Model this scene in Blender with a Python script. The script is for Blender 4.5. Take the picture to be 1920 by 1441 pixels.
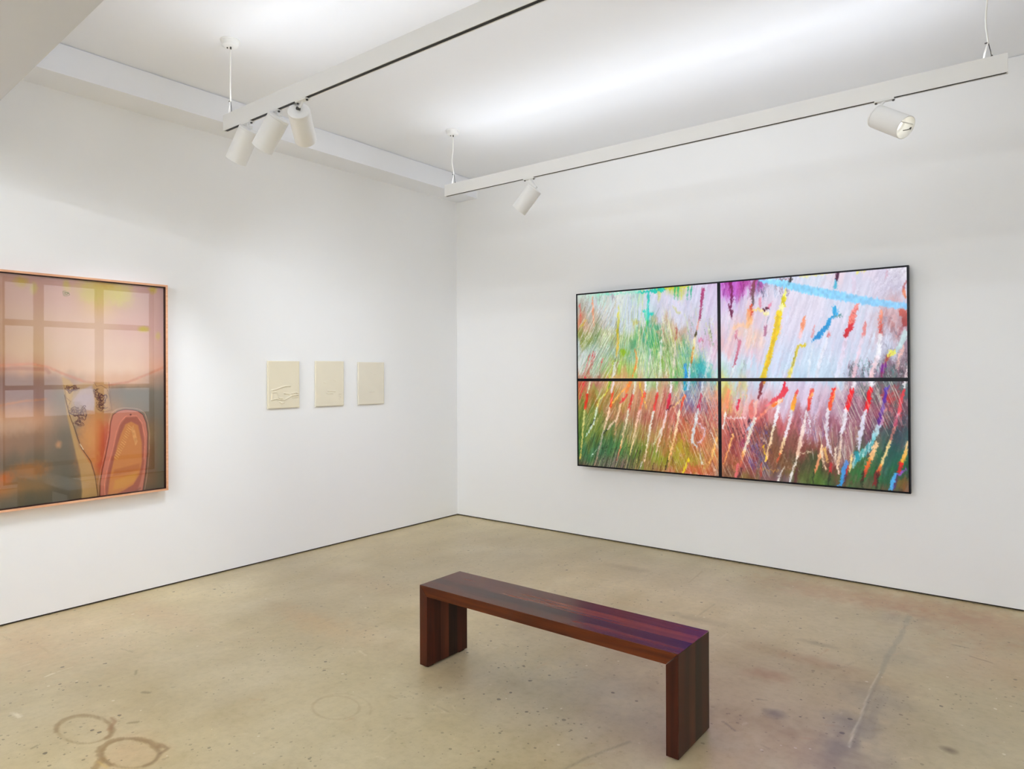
import bpy, bmesh, math
import numpy as np
from mathutils import Vector, Matrix

sc = bpy.context.scene
for o in list(bpy.data.objects):
    bpy.data.objects.remove(o)
COL = sc.collection

# ---------------------------------------------------------------- camera
EYE = np.array([4.8897, -5.2988, 1.5])
YAW, ROLL, FPX, PX, PY = 0.6652, -0.0033, 1283.08, 960.0, 696.7
FWD = np.array([-math.sin(YAW), math.cos(YAW), 0.0])
RGT0 = np.array([math.cos(YAW), math.sin(YAW), 0.0])
UP0 = np.array([0.0, 0.0, 1.0])
RGT = RGT0 * math.cos(ROLL) + UP0 * math.sin(ROLL)
UPV = -RGT0 * math.sin(ROLL) + UP0 * math.cos(ROLL)
cam = bpy.data.cameras.new('camera')
cam.sensor_fit = 'HORIZONTAL'
cam.sensor_width = 36.0
cam.lens = FPX / 1920 * 36
cam.shift_y = -(720.5 - PY) / 1920
cam.clip_start = 0.05
camo = bpy.data.objects.new('camera', cam)
COL.objects.link(camo)
camo.matrix_world = Matrix(((RGT[0], UPV[0], -FWD[0], EYE[0]), (RGT[1], UPV[1], -FWD[1], EYE[1]),
                            (RGT[2], UPV[2], -FWD[2], EYE[2]), (0, 0, 0, 1)))
sc.camera = camo

# ---------------------------------------------------------------- light and exposure
sc.view_settings.view_transform = 'Standard'
sc.view_settings.look = 'None'
sc.view_settings.gamma = 1.0
sc.view_settings.use_curve_mapping = False
sc.view_settings.exposure = 0.0
sc.cycles.use_denoising = True
sc.cycles.max_bounces = 14
sc.cycles.diffuse_bounces = 9
sc.cycles.glossy_bounces = 5
sc.cycles.sample_clamp_indirect = 6.0
sc.cycles.caustics_reflective = False
sc.cycles.caustics_refractive = False

UPLIGHT_W = 14.0
UP_TILT = 68
REAR_FILL_W = 102.0  # each fill beam added out of view behind the camera
SPOT_W = 46.0         # each track head
WORLD_S = 2.1
LAMP_RGB = (0.89, 0.955, 1.07)
world = bpy.data.worlds.new('world')
sc.world = world
world.use_nodes = True
wb = world.node_tree.nodes['Background']
wb.inputs[0].default_value = (0.86, 0.93, 1.0, 1)
wb.inputs[1].default_value = WORLD_S

# room
XR, YF, ZC = 5.78, -9.0, 3.4588          # east wall, south wall, ceiling
SOF_Z, SOF_X = 3.2753, 0.288
HDR_Z = 2.80
TOPWIN = (-2.42, -0.50, 0.05, 2.76)

# ---------------------------------------------------------------- helpers
def link(name, me, mat=None, parent=None):
    o = bpy.data.objects.new(name, me)
    COL.objects.link(o)
    if mat is not None:
        for m in (mat if isinstance(mat, (list, tuple)) else [mat]):
            me.materials.append(m)
    if parent is not None:
        o.parent = parent
    return o

def obj(name, bm, mat=None, parent=None, smooth=False):
    bmesh.ops.recalc_face_normals(bm, faces=bm.faces)
    me = bpy.data.meshes.new(name)
    bm.to_mesh(me)
    bm.free()
    if smooth:
        me.shade_smooth()
        me.set_sharp_from_angle(angle=math.radians(35))
    return link(name, me, mat, parent)

def tag(o, label=None, cat=None, group=None, kind=None):
    if label: o['label'] = label
    if cat: o['category'] = cat
    if group: o['group'] = group
    if kind: o['kind'] = kind
    return o

def empty(name, loc, rot=(0, 0, 0)):
    o = bpy.data.objects.new(name, None)
    o.empty_display_size = 0.1
    COL.objects.link(o)
    o.location = loc
    o.rotation_euler = rot
    return o

def box(bm, x0, x1, y0, y1, z0, z1, bev=0.0):
    vs = [bm.verts.new((x, y, z)) for x in (x0, x1) for y in (y0, y1) for z in (z0, z1)]
    f = [(0, 1, 3, 2), (4, 6, 7, 5), (0, 4, 5, 1), (2, 3, 7, 6), (0, 2, 6, 4), (1, 5, 7, 3)]
    fs = [bm.faces.new([vs[i] for i in q]) for q in f]
    if bev:
        es = list({e for q in fs for e in q.edges})
        bmesh.ops.bevel(bm, geom=es, offset=bev, segments=2, profile=0.5, affect='EDGES')
    return bm

def B(*a, **k):
    return box(bmesh.new(), *a, **k)

def frame_of(d):
    d = Vector(d).normalized()
    h = Vector((0, 0, 1)) if abs(d.z) < 0.93 else Vector((1, 0, 0))
    u = d.cross(h).normalized()
    v = d.cross(u).normalized()
    return u, v, d

def lathe(bm, org, axis, prof, n=40, cap0=False, cap1=False):
    """revolve (r, t) profile around the axis"""
    u, v, d = frame_of(axis)
    org = Vector(org)
    rings = []
    for r, t in prof:
        rings.append([bm.verts.new(org + d * t + (u * math.cos(2 * math.pi * i / n) + v * math.sin(2 * math.pi * i / n)) * max(r, 1e-5)) for i in range(n)])
    for a, b in zip(rings, rings[1:]):
        for i in range(n):
            bm.faces.new((a[i], a[(i + 1) % n], b[(i + 1) % n], b[i]))
    if cap0: bm.faces.new(rings[0])
    if cap1: bm.faces.new(list(reversed(rings[-1])))
    return bm

def tube(bm, pts, r, n=10):
    pts = [Vector(p) for p in pts]
    rings = []
    u = None
    for i, p in enumerate(pts):
        d = (pts[min(i + 1, len(pts) - 1)] - pts[max(i - 1, 0)]).normalized()
        if u is None:
            u = frame_of(d)[0]
        u = (u - d * u.dot(d)).normalized()
        v = d.cross(u)
        rings.append([bm.verts.new(p + (u * math.cos(2 * math.pi * k / n) + v * math.sin(2 * math.pi * k / n)) * r) for k in range(n)])
    for a, b in zip(rings, rings[1:]):
        for k in range(n):
            bm.faces.new((a[k], a[(k + 1) % n], b[(k + 1) % n], b[k]))
    bm.faces.new(rings[0]); bm.faces.new(list(reversed(rings[-1])))
    return bm

def srgb(c):
    c = np.asarray(c, float) / 255.0
    return np.where(c <= 0.04045, c / 12.92, ((c + 0.055) / 1.055) ** 2.4)

# ---------------------------------------------------------------- materials
class NT:
    def __init__(s, name):
        s.m = bpy.data.materials.new(name)
        s.m.use_nodes = True
        s.t = s.m.node_tree
        s.n = s.t.nodes
        s.b = s.n['Principled BSDF']
        s.out = s.n['Material Output']
    def new(s, kind, **k):
        x = s.n.new(kind)
        for a, v in k.items():
            if a.startswith('i_'):
                key = a[2:]
                x.inputs[int(key) if key.isdigit() else key.replace('_', ' ')].default_value = v
            else:
                setattr(x, a, v)
        return x
    def l(s, a, b):
        s.t.links.new(a, b)
    def coord(s, scale=(1, 1, 1), kind='Object'):
        tc = s.new('ShaderNodeTexCoord'); mp = s.new('ShaderNodeMapping')
        mp.inputs['Scale'].default_value = scale
        s.l(tc.outputs[kind], mp.inputs[0])
        return mp.outputs[0]
    def noise(s, co, scale, detail=3.0, rough=0.5, dist=0.0):
        x = s.new('ShaderNodeTexNoise'); x.inputs['Scale'].default_value = scale
        x.inputs['Detail'].default_value = detail; x.inputs['Roughness'].default_value = rough
        x.inputs['Distortion'].default_value = dist
        s.l(co, x.inputs['Vector'])
        return x.outputs['Fac']
    def ramp(s, fac, stops):
        r = s.new('ShaderNodeValToRGB')
        e = r.color_ramp.elements
        while len(e) < len(stops): e.new(0.5)
        for k, (p, c) in enumerate(stops):
            e[k].position = p
            e[k].color = (*c, 1) if len(c) == 3 else c
        s.l(fac, r.inputs[0])
        return r.outputs[0]
    def mix(s, fac, a, b, mode='MIX'):
        x = s.new('ShaderNodeMix', data_type='RGBA', blend_type=mode)
        for v, i in ((fac, 0), (a, 6), (b, 7)):
            if hasattr(v, 'is_linked'): s.l(v, x.inputs[i])
            elif i == 0: x.inputs[0].default_value = v
            else: x.inputs[i].default_value = (*v, 1)
        return x.outputs[2]
    def math(s, op, a, b=0.0, clamp=False):
        x = s.new('ShaderNodeMath', operation=op, use_clamp=clamp)
        for v, i in ((a, 0), (b, 1)):
            if hasattr(v, 'is_linked'): s.l(v, x.inputs[i])
            else: x.inputs[i].default_value = v
        return x.outputs[0]
    def bump(s, h, strength=0.2, dist=0.01):
        x = s.new('ShaderNodeBump'); x.inputs['Strength'].default_value = strength; x.inputs['Distance'].default_value = dist
        s.l(h, x.inputs['Height']); s.l(x.outputs[0], s.b.inputs['Normal'])
    def set(s, **k):
        for a, v in k.items():
            s.b.inputs[a.replace('_', ' ')].default_value = v
        return s

def paint(name, rgb, rough=0.6, var=0.015, scale=2.5, bump=0.03, spec=0.3, metal=0.0, bscale=60):
    n = NT(name)
    c = srgb(rgb)
    co = n.coord()
    f = n.noise(co, scale, 4)
    n.l(n.ramp(f, [(0.3, tuple(c * (1 - var))), (0.7, tuple(np.minimum(c * (1 + var), 1)))]), n.b.inputs['Base Color'])
    n.set(Roughness=rough, Metallic=metal)
    n.b.inputs['Specular IOR Level'].default_value = spec
    if bump: n.bump(n.noise(co, bscale, 3), bump, 0.004)
    return n.m

M_wall = paint('white_wall_paint', (243, 243, 242), 0.75, 0.006, 0.7, 0.02)
M_ceil = paint('white_ceiling_paint', (245, 247, 251), 0.85, 0.008, 0.6, 0.02)
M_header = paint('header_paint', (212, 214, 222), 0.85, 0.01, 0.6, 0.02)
M_gap = paint('dark_shadow_gap', (58, 50, 42), 0.9, 0.2, 6)
M_powder = paint('white_powder_coat', (240, 240, 238), 0.42, 0.006, 3, 0.02, 0.5)
M_slot = paint('black_track_slot', (34, 33, 32), 0.5, 0.08, 8)
M_stud = paint('dark_stud_metal', (70, 68, 64), 0.4, 0.05, 20, 0, 0.5)
M_cable = paint('white_cable', (238, 236, 230), 0.5, 0.01, 20, 0)
M_black = paint('black_bezel', (9, 8, 16), 0.4, 0.05, 10, 0.0, 0.2)
M_dark = paint('dark_frame_lip', (52, 20, 10), 0.6, 0.1, 8)
M_foot = paint('dark_foot_pad', (22, 16, 12), 0.8, 0.1, 20)
M_outgrey = paint('street_paving', (120, 118, 112), 0.9, 0.15, 2)
M_mull = paint('window_mullion_paint', (60, 56, 52), 0.5, 0.03, 3)

def glow(name, rgb, strength, samp=True):
    n = NT(name)
    co = n.coord()
    f = n.noise(co, 9, 2)
    c = np.array(srgb(rgb))
    n.l(n.ramp(f, [(0.3, tuple(c * 0.98)), (0.7, tuple(c))]), n.b.inputs['Emission Color'])
    n.set(Emission_Strength=strength, Roughness=0.4)
    n.b.inputs['Base Color'].default_value = (*c, 1)
    if not samp: n.m.cycles.emission_sampling = 'NONE'
    return n.m
M_diffuser = glow('uplight_diffuser', (255, 252, 246), 1.5, False)
M_lens = glow('lamp_lens', (255, 252, 244), 1.1, False)

def mat_copper():
    n = NT('copper_toned_wood')
    co = n.coord((8, 0.8, 8))
    f = n.noise(co, 9, 5, 0.6)
    n.l(n.ramp(f, [(0.25, tuple(srgb((204, 146, 108)))), (0.75, tuple(srgb((236, 184, 146))))]), n.b.inputs['Base Color'])
    n.set(Roughness=0.45)
    return n.m
M_copper = mat_copper()

def mat_attr(name, rough=0.6, emit=0.0, spec=0.3):
    n = NT(name)
    a = n.new('ShaderNodeAttribute', attribute_name='pigment')
    if emit:
        n.b.inputs['Base Color'].default_value = (0.01, 0.01, 0.012, 1)
        n.l(a.outputs['Color'], n.b.inputs['Emission Color'])
        n.b.inputs['Emission Strength'].default_value = emit
        n.m.cycles.emission_sampling = 'NONE'
    else:
        n.l(a.outputs['Color'], n.b.inputs['Base Color'])
    n.set(Roughness=rough)
    n.b.inputs['Specular IOR Level'].default_value = spec
    return n
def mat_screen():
    # screen light turns violet seen steeply from below, added to tint the bench's reflection
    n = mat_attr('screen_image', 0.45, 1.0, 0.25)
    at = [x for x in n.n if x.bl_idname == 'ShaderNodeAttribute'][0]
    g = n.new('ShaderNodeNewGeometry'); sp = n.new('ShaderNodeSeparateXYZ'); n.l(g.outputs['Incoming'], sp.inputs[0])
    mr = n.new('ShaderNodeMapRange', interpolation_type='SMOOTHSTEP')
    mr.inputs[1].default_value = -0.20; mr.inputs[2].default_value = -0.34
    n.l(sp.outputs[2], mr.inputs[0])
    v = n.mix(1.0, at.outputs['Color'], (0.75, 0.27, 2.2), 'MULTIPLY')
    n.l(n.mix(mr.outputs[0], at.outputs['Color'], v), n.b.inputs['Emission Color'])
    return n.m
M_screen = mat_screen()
M_art = mat_attr('dyed_fabric_art', 0.75, 0, 0.2).m

def mat_glass(name, refl=1.0, ior=1.5):
    n = NT(name)
    n.n.remove(n.b)
    t = n.new('ShaderNodeBsdfTransparent'); g = n.new('ShaderNodeBsdfGlossy'); f = n.new('ShaderNodeLayerWeight')
    co = n.coord(); w = n.noise(co, 1.5, 2)
    n.l(n.ramp(w, [(0.3, (0.97, 0.97, 0.97)), (0.7, (0.985, 0.985, 0.985))]), t.inputs[0])
    g.inputs['Roughness'].default_value = 0.012
    m = n.new('ShaderNodeMixShader')
    sch = n.math('ADD', n.math('MULTIPLY', n.math('POWER', f.outputs['Facing'], 5.0), 0.96), 0.04)
    n.l(n.math('MULTIPLY', sch, refl, True), m.inputs[0])
    n.l(t.outputs[0], m.inputs[1]); n.l(g.outputs[0], m.inputs[2])
    n.l(m.outputs[0], n.out.inputs[0])
    return n.m
M_glass = mat_glass('window_glass')
M_glazing = mat_glass('picture_glazing', 1.0)

def mat_wood(name, axis, seam_axis, seams, tones, gloss=0.22):
    """planks run along `axis`; `seams` are the plank edges across `seam_axis`; tones per plank"""
    n = NT(name)
    tc = n.new('ShaderNodeTexCoord'); sp = n.new('ShaderNodeSeparateXYZ')
    n.l(tc.outputs['Object'], sp.inputs[0])
    sc_ = [34, 34, 34]; sc_[axis] = 1.6
    mp = n.new('ShaderNodeMapping'); mp.inputs['Scale'].default_value = sc_
    n.l(tc.outputs['Object'], mp.inputs[0])
    g1 = n.noise(mp.outputs[0], 1.0, 6, 0.62, 0.15)
    sc2 = [7, 7, 7]; sc2[axis] = 1.1
    mp2 = n.new('ShaderNodeMapping'); mp2.inputs['Scale'].default_value = sc2
    n.l(tc.outputs['Object'], mp2.inputs[0])
    g2 = n.noise(mp2.outputs[0], 1.0, 3, 0.5, 0.4)
    r = n.new('ShaderNodeValToRGB'); r.color_ramp.interpolation = 'CONSTANT'
    lo, hi = seams[0], seams[-1]
    e = r.color_ramp.elements
    while len(e) < len(tones): e.new(0.5)
    for k, c in enumerate(tones):
        e[k].position = (seams[k] - lo) / (hi - lo); e[k].color = (*srgb(c), 1)
    n.l(n.math('DIVIDE', n.math('SUBTRACT', sp.outputs[seam_axis], lo), hi - lo), r.inputs[0])
    grain = n.ramp(g1, [(0.30, (0.5, 0.46, 0.44)), (0.5, (1, 1, 1)), (0.70, (1.5, 1.4, 1.3))])
    big = n.ramp(g2, [(0.32, (0.55, 0.5, 0.48)), (0.5, (1, 1, 1)), (0.70, (1.35, 1.22, 1.1))])
    c = n.mix(1.0, r.outputs[0], grain, 'MULTIPLY')
    c = n.mix(1.0, c, big, 'MULTIPLY')
    n.l(c, n.b.inputs['Base Color'])
    n.l(n.math('ADD', n.math('MULTIPLY', g1, 0.12), gloss - 0.06), n.b.inputs['Roughness'])
    n.set(IOR=1.5)
    n.b.inputs['Specular IOR Level'].default_value = 0.19
    n.bump(g1, 0.015, 0.001)
    return n.m

# ---------------------------------------------------------------- painting kit (flat pictures as colour fields on fine meshes)
def vnoise(h, w, cell, seed, octs=1):
    out = np.zeros((h, w)); amp = 1.0; tot = 0
    for o in range(octs):
        rg = np.random.default_rng(seed * 31 + o)
        c = (cell if np.ndim(cell) else (cell, cell))
        cy, cx = c[0] / 2 ** o, c[1] / 2 ** o
        gh, gw = int(h / cy) + 3, int(w / cx) + 3
        g = rg.random((gh, gw))
        yy = np.arange(h) / cy; xx = np.arange(w) / cx
        y0 = yy.astype(int); x0 = xx.astype(int); fy = yy - y0; fx = xx - x0
        fy = fy * fy * (3 - 2 * fy); fx = fx * fx * (3 - 2 * fx)
        a = g[y0][:, x0]; b = g[y0][:, x0 + 1]; c2 = g[y0 + 1][:, x0]; d = g[y0 + 1][:, x0 + 1]
        fx = fx[None, :]; fy = fy[:, None]
        out += amp * ((a * (1 - fx) + b * fx) * (1 - fy) + (c2 * (1 - fx) + d * fx) * fy)
        tot += amp; amp *= 0.5
    return out / tot

def sample(img, y, x):
    h, w = img.shape[:2]
    x = np.clip(x, 0, w - 1.001); y = np.clip(y, 0, h - 1.001)
    x0 = x.astype(int); y0 = y.astype(int); fx = (x - x0); fy = (y - y0)
    if img.ndim == 3: fx = fx[..., None]; fy = fy[..., None]
    return (img[y0, x0] * (1 - fx) + img[y0, x0 + 1] * fx) * (1 - fy) + (img[y0 + 1, x0] * (1 - fx) + img[y0 + 1, x0 + 1] * fx) * fy

class Sheet:
    """canvas; positions are given on the drawing sheet and carried to the canvas by `conv`"""
    def __init__(s, w, h, conv, seed=1):
        s.w, s.h, s.conv = w, h, conv
        s.img = np.zeros((h, w, 3)) + 128.0
        s.jn = vnoise(h, w, (9, 6), seed + 5, 2)
        s.rg = np.random.default_rng(seed)
        s.jk, s.soft, s.ak = 1.0, 0.8, 1.0
    def pt(s, p):
        return s.conv(p[0], p[1])
    def cover(s, x0, y0, x1, y1):
        x0 = max(int(x0), 0); y0 = max(int(y0), 0); x1 = min(int(x1) + 1, s.w); y1 = min(int(y1) + 1, s.h)
        if x1 <= x0 or y1 <= y0: return None
        yy, xx = np.mgrid[y0:y1, x0:x1]
        return (slice(y0, y1), slice(x0, x1)), yy.astype(float), xx.astype(float)
    def stroke(s, pts, w, col, col2=None, a=1.0, jag=0.6, soft=None, taper=0.0):
        jag *= s.jk; soft = s.soft if soft is None else soft; a *= s.ak
        P = np.array([s.pt(p) for p in pts], float)
        if np.ndim(w) == 0: w = [w] * len(P)
        W = np.array(w, float) * s.k
        m = W.max() + 3
        c = s.cover(P[:, 0].min() - m, P[:, 1].min() - m, P[:, 0].max() + m, P[:, 1].max() + m)
        if c is None: return
        sl, yy, xx = c
        best = np.full(xx.shape, -1e9); T = np.zeros(xx.shape)
        seg = np.hypot(*(P[1:] - P[:-1]).T); tot = max(seg.sum(), 1e-6); acc = 0
        jn = (s.jn[sl] - 0.5) * 2
        for i in range(len(P) - 1):
            d = P[i + 1] - P[i]; L2 = max(d @ d, 1e-6)
            t = np.clip(((xx - P[i, 0]) * d[0] + (yy - P[i, 1]) * d[1]) / L2, 0, 1)
            dist = np.hypot(xx - P[i, 0] - t * d[0], yy - P[i, 1] - t * d[1])
            g = (acc + t * seg[i]) / tot
            wd = (W[i] * (1 - t) + W[i + 1] * t) / 2
            if taper: wd = wd * (1 - taper * g)
            v = wd * (1 + jag * jn) - dist
            u = v > best
            best = np.where(u, v, best); T = np.where(u, g, T)
            acc += seg[i]
        al = np.clip(best / soft + 0.5, 0, 1)[..., None] * a
        C0 = np.array(col, float); C1 = np.array(col2 if col2 is not None else col, float)
        C = C0 * (1 - T[..., None]) + C1 * T[..., None]
        C = C * (1 + 0.12 * jn[..., None])
        s.img[sl] = s.img[sl] * (1 - al) + C * al
    def blob(s, p, r, col, a=0.8, jag=0.5, soft=None, ang=0):
        x, y = s.pt(p)
        rx, ry = (r if np.ndim(r) else (r, r)); rx *= s.k; ry *= s.k
        m = max(rx, ry) * 1.8 + 2
        c = s.cover(x - m, y - m, x + m, y + m)
        if c is None: return
        sl, yy, xx = c
        ca, sa = math.cos(ang), math.sin(ang)
        dx, dy = xx - x, yy - y
        q = np.hypot((dx * ca + dy * sa) / rx, (-dx * sa + dy * ca) / ry)
        q = q + jag * (s.jn[sl] - 0.5) * 0.9
        al = (np.clip((1 - q) / (soft if soft else 0.6) + 0.5, 0, 1) * a)[..., None]
        s.img[sl] = s.img[sl] * (1 - al) + np.array(col, float) * al
    def poly(s, pts, col, a=1.0, soft=1.5):
        P = np.array([s.pt(p) for p in pts], float)
        m = soft * 2 + 2
        c = s.cover(P[:, 0].min() - m, P[:, 1].min() - m, P[:, 0].max() + m, P[:, 1].max() + m)
        if c is None: return
        sl, yy, xx = c
        inside = np.zeros(xx.shape, bool); dist = np.full(xx.shape, 1e9)
        n = len(P)
        for i in range(n):
            p, q = P[i], P[(i + 1) % n]
            cond = ((p[1] > yy) != (q[1] > yy))
            den = (q[1] - p[1]) if abs(q[1] - p[1]) > 1e-9 else 1e-9
            inside ^= cond & (xx < (q[0] - p[0]) * (yy - p[1]) / den + p[0])
            d = q - p; L2 = max(d @ d, 1e-9)
            t = np.clip(((xx - p[0]) * d[0] + (yy - p[1]) * d[1]) / L2, 0, 1)
            dist = np.minimum(dist, np.hypot(xx - p[0] - t * d[0], yy - p[1] - t * d[1]))
        sd = np.where(inside, dist, -dist)
        al = (np.clip(sd / (soft * s.k) + 0.5, 0, 1) * a)[..., None]
        s.img[sl] = s.img[sl] * (1 - al) + np.array(col, float) * al
    def hatch(s, quad, n, dirn, ln, w, cols, a=0.7, fan=0.15, bend=0.0):
        """n short strokes scattered over a region (x0,y0,x1,y1) of the drawing sheet"""
        x0, y0, x1, y1 = quad
        rg = s.rg
        for i in range(n):
            x = x0 + (x1 - x0) * rg.random(); y = y0 + (y1 - y0) * rg.random()
            L = ln * (0.55 + 0.9 * rg.random()); th = math.atan2(dirn[1], dirn[0]) + fan * (rg.random() - 0.5) * 2
            dx, dy = math.cos(th) * L / 2, math.sin(th) * L / 2
            c = cols[int(rg.integers(len(cols)))]
            bx = bend * L * (rg.random() - 0.3)
            s.stroke([(x - dx, y - dy), (x + bx, y), (x + dx, y + dy)], [w * 0.6, w, w * 0.5], c, a=a * (0.5 + 0.5 * rg.random()), jag=0.3, soft=1.0)

def grid_field(h, w, us, vs, table, warp=(0.10, 0.20)):
    """smooth colour field through a coarse table (rows by v)"""
    T = np.array(table, float)
    def spl(xq, xs):
        i = np.clip(np.searchsorted(xs, xq) - 1, 0, len(xs) - 2)
        t = (xq - np.array(xs)[i]) / (np.array(xs)[i + 1] - np.array(xs)[i])
        return i, np.clip(t, 0, 1) ** 2 * (3 - 2 * np.clip(t, 0, 1))
    yq, xq = np.mgrid[0:h, 0:w]
    wx = (vnoise(h, w, (70, 26), 91, 3) - 0.5) * warp[0]; wy = (vnoise(h, w, (90, 22), 92, 3) - 0.5) * warp[1]
    u = np.clip(xq / (w - 1) + wx, us[0], us[-1]); v = np.clip(yq / (h - 1) + wy, vs[0], vs[-1])
    i, fu = spl(u, us); j, fv = spl(v, vs)
    fu = fu[..., None]; fv = fv[..., None]
    return (T[j, i] * (1 - fu) + T[j, i + 1] * fu) * (1 - fv) + (T[j + 1, i] * (1 - fu) + T[j + 1, i + 1] * fu) * fv

def canvas_mesh(name, sheet, win, nx, ny, place, mat, parent):
    """grid mesh; win = canvas window (x0,y0,x1,y1) in 0..1; place(u,v) -> xyz arrays"""
    uu, vv = np.meshgrid(np.linspace(win[0], win[2], nx), np.linspace(win[1], win[3], ny))
    co = np.stack(place(uu, vv), -1).reshape(-1, 3)
    col = sample(sheet.img, vv * (sheet.h - 1), uu * (sheet.w - 1)).reshape(-1, 3)
    lin = srgb(np.clip(col, 0, 255))
    me = bpy.data.meshes.new(name)
    me.vertices.add(nx * ny)
    me.vertices.foreach_set('co', co.astype(np.float32).ravel())
    i = np.arange(nx * ny).reshape(ny, nx)
    q = np.stack([i[:-1, :-1], i[1:, :-1], i[1:, 1:], i[:-1, 1:]], -1).reshape(-1)
    nf = (nx - 1) * (ny - 1)
    me.loops.add(nf * 4); me.polygons.add(nf)
    me.loops.foreach_set('vertex_index', q.astype(np.int32))
    me.polygons.foreach_set('loop_start', (np.arange(nf) * 4).astype(np.int32))
    at = me.color_attributes.new('pigment', 'FLOAT_COLOR', 'POINT')
    at.data.foreach_set('color', np.concatenate([lin, np.ones((len(lin), 1))], 1).astype(np.float32).ravel())
    me.update(calc_edges=True)
    return link(name, me, mat, parent)

def ray_dir(u, v):
    return FWD + RGT * (u - PX) / FPX - UPV * (v - PY) / FPX

# ---------------------------------------------------------------- floor
def floor_at(u, v):
    d = ray_dir(u, v); t = -EYE[2] / d[2]
    p = EYE + d * t
    return p[0], p[1]

FX0, FX1, FY0, FY1 = -0.0, 6.0, -5.4, 0.0
FW, FH = 801, 721
def fconv(u, v):
    x, y = floor_at(u, v)
    return (x - FX0) / (FX1 - FX0) * (FW - 1), (FY1 - y) / (FY1 - FY0) * (FH - 1)
fs = Sheet(FW, FH, fconv, 11)
fs.k = 1.333
BASEC = (187, 171, 134)
n1 = vnoise(FH, FW, 146, 3, 3)[..., None]; n2 = vnoise(FH, FW, 45, 4, 3)[..., None]; n3 = vnoise(FH, FW, (53, 18), 6, 3)[..., None]
fs.img = np.array(BASEC, float) + (n1 - 0.5) * np.array([30, 26, 14]) + (n2 - 0.5) * np.array([22, 24, 26]) + (n3 - 0.5) * np.array([12, 14, 18])
def fblob(p, r, col, a=0.5, jag=1.2, soft=1.0, ang=0):
    fs.blob(p, r, col, a * 0.7, jag, 1.3, ang)     # radii in centimetres of floor
for p, r, c, a in [
    ((110, 1180), (60, 30), (200, 170, 136), .45), ((40, 1215), (40, 14), (178, 142, 104), .4), ((300, 1150), (40, 10), (184, 150, 116), .45),
    ((620, 1175), (36, 12), (190, 158, 112), .55), ((560, 1150), (24, 8), (176, 146, 108), .4), ((680, 1090), (40, 10), (178, 152, 118), .4),
    ((270, 1300), (30, 14), (168, 152, 112), .35), ((450, 1240), (60, 22), (200, 188, 158), .3), ((1000, 1290), (40, 22), (158, 152, 134), .3),
    ((1150, 1290), (34, 16), (140, 134, 122), .35), ((1600, 1120), (50, 14), (176, 132, 96), .5), ((1750, 1140), (70, 16), (170, 124, 88), .5),
    ((1880, 1180), (50, 26), (160, 114, 78), .5), ((1530, 1085), (60, 9), (168, 134, 96), .35), ((1900, 1250), (30, 30), (166, 122, 82), .4),
    ((1440, 1265), (9, 6), (156, 116, 84), .6), ((1530, 1240), (14, 5), (150, 108, 76), .4), ((1410, 1350), (16, 9), (132, 110, 74), .5),
    ((1620, 1275), (20, 9), (146, 120, 82), .4), ((1450, 1220), (18, 5), (150, 120, 84), .35), ((1540, 1208), (10, 3), (112, 96, 72), .5),
    ((1600, 1360), (8, 9), (120, 116, 104), .8), ((1575, 1400), (5, 10), (112, 108, 98), .85), ((1590, 1435), (12, 14), (128, 122, 106), .7),
    ((1650, 1310), (14, 14), (140, 130, 112), .6), ((1690, 1160), (12, 10), (150, 140, 118), .5), ((1670, 1230), (12, 12), (146, 136, 112), .5),
    ((1455, 1338), (4, 3), (92, 88, 78), .7), ((1780, 1405), (2.6, 2), (70, 56, 40), .9), ((1720, 1090), (14, 8), (186, 150, 82), .4),
    ((900, 1010), (40, 14), (170, 146, 106), .35), ((1100, 1010), (60, 14), (178, 160, 118), .4), ((1180, 1065), (14, 5), (140, 118, 82), .5),
    ((1305, 1160), (16, 4), (134, 122, 92), .5), ((760, 1030), (60, 16), (186, 168, 132), .4), ((245, 1412), (12, 10), (196, 160, 120), .5),
    ((840, 1270), (18, 12), (172, 146, 110), .35), ((1340, 1430), (20, 12), (176, 146, 104), .45), ((1480, 1400), (26, 12), (164, 134, 92), .3),
    ((700, 1290), (60, 24), (180, 168, 130), .35), ((1860, 1400), (40, 24), (158, 146, 116), .35), ((640, 1400), (50, 20), (182, 170, 136), .3)]:
    fblob(p, r, c, a)
def ring(cx, cy, rx, ry, col, w, a, a0=0, a1=360, seed=0):
    pts = [(cx + rx * math.cos(math.radians(t)), cy + ry * math.sin(math.radians(t))) for t in np.linspace(a0, a1, 40)]
    rg = np.random.default_rng(seed)
    ws = [w * (0.6 + 0.9 * rg.random()) for _ in pts]
    fs.stroke(pts, ws, col, a=a, jag=0.9, soft=1.2)
ring(158, 1368, 50, 25, (140, 116, 78), 1.0, .5, 0, 360, 1); ring(158, 1367, 54, 27, (126, 100, 64), 1.5, .5, 170, 400, 2)
ring(243, 1412, 52, 27, (140, 116, 78), 1.1, .5, 0, 360, 3); ring(243, 1411, 56, 28, (122, 96, 60), 1.9, .5, 130, 420, 4)
ring(630, 1326, 44, 22, (150, 128, 92), 0.9, .35, 0, 360, 5); ring(640, 1330, 56, 30, (150, 128, 92), 0.7, .25, 200, 380, 6)
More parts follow.
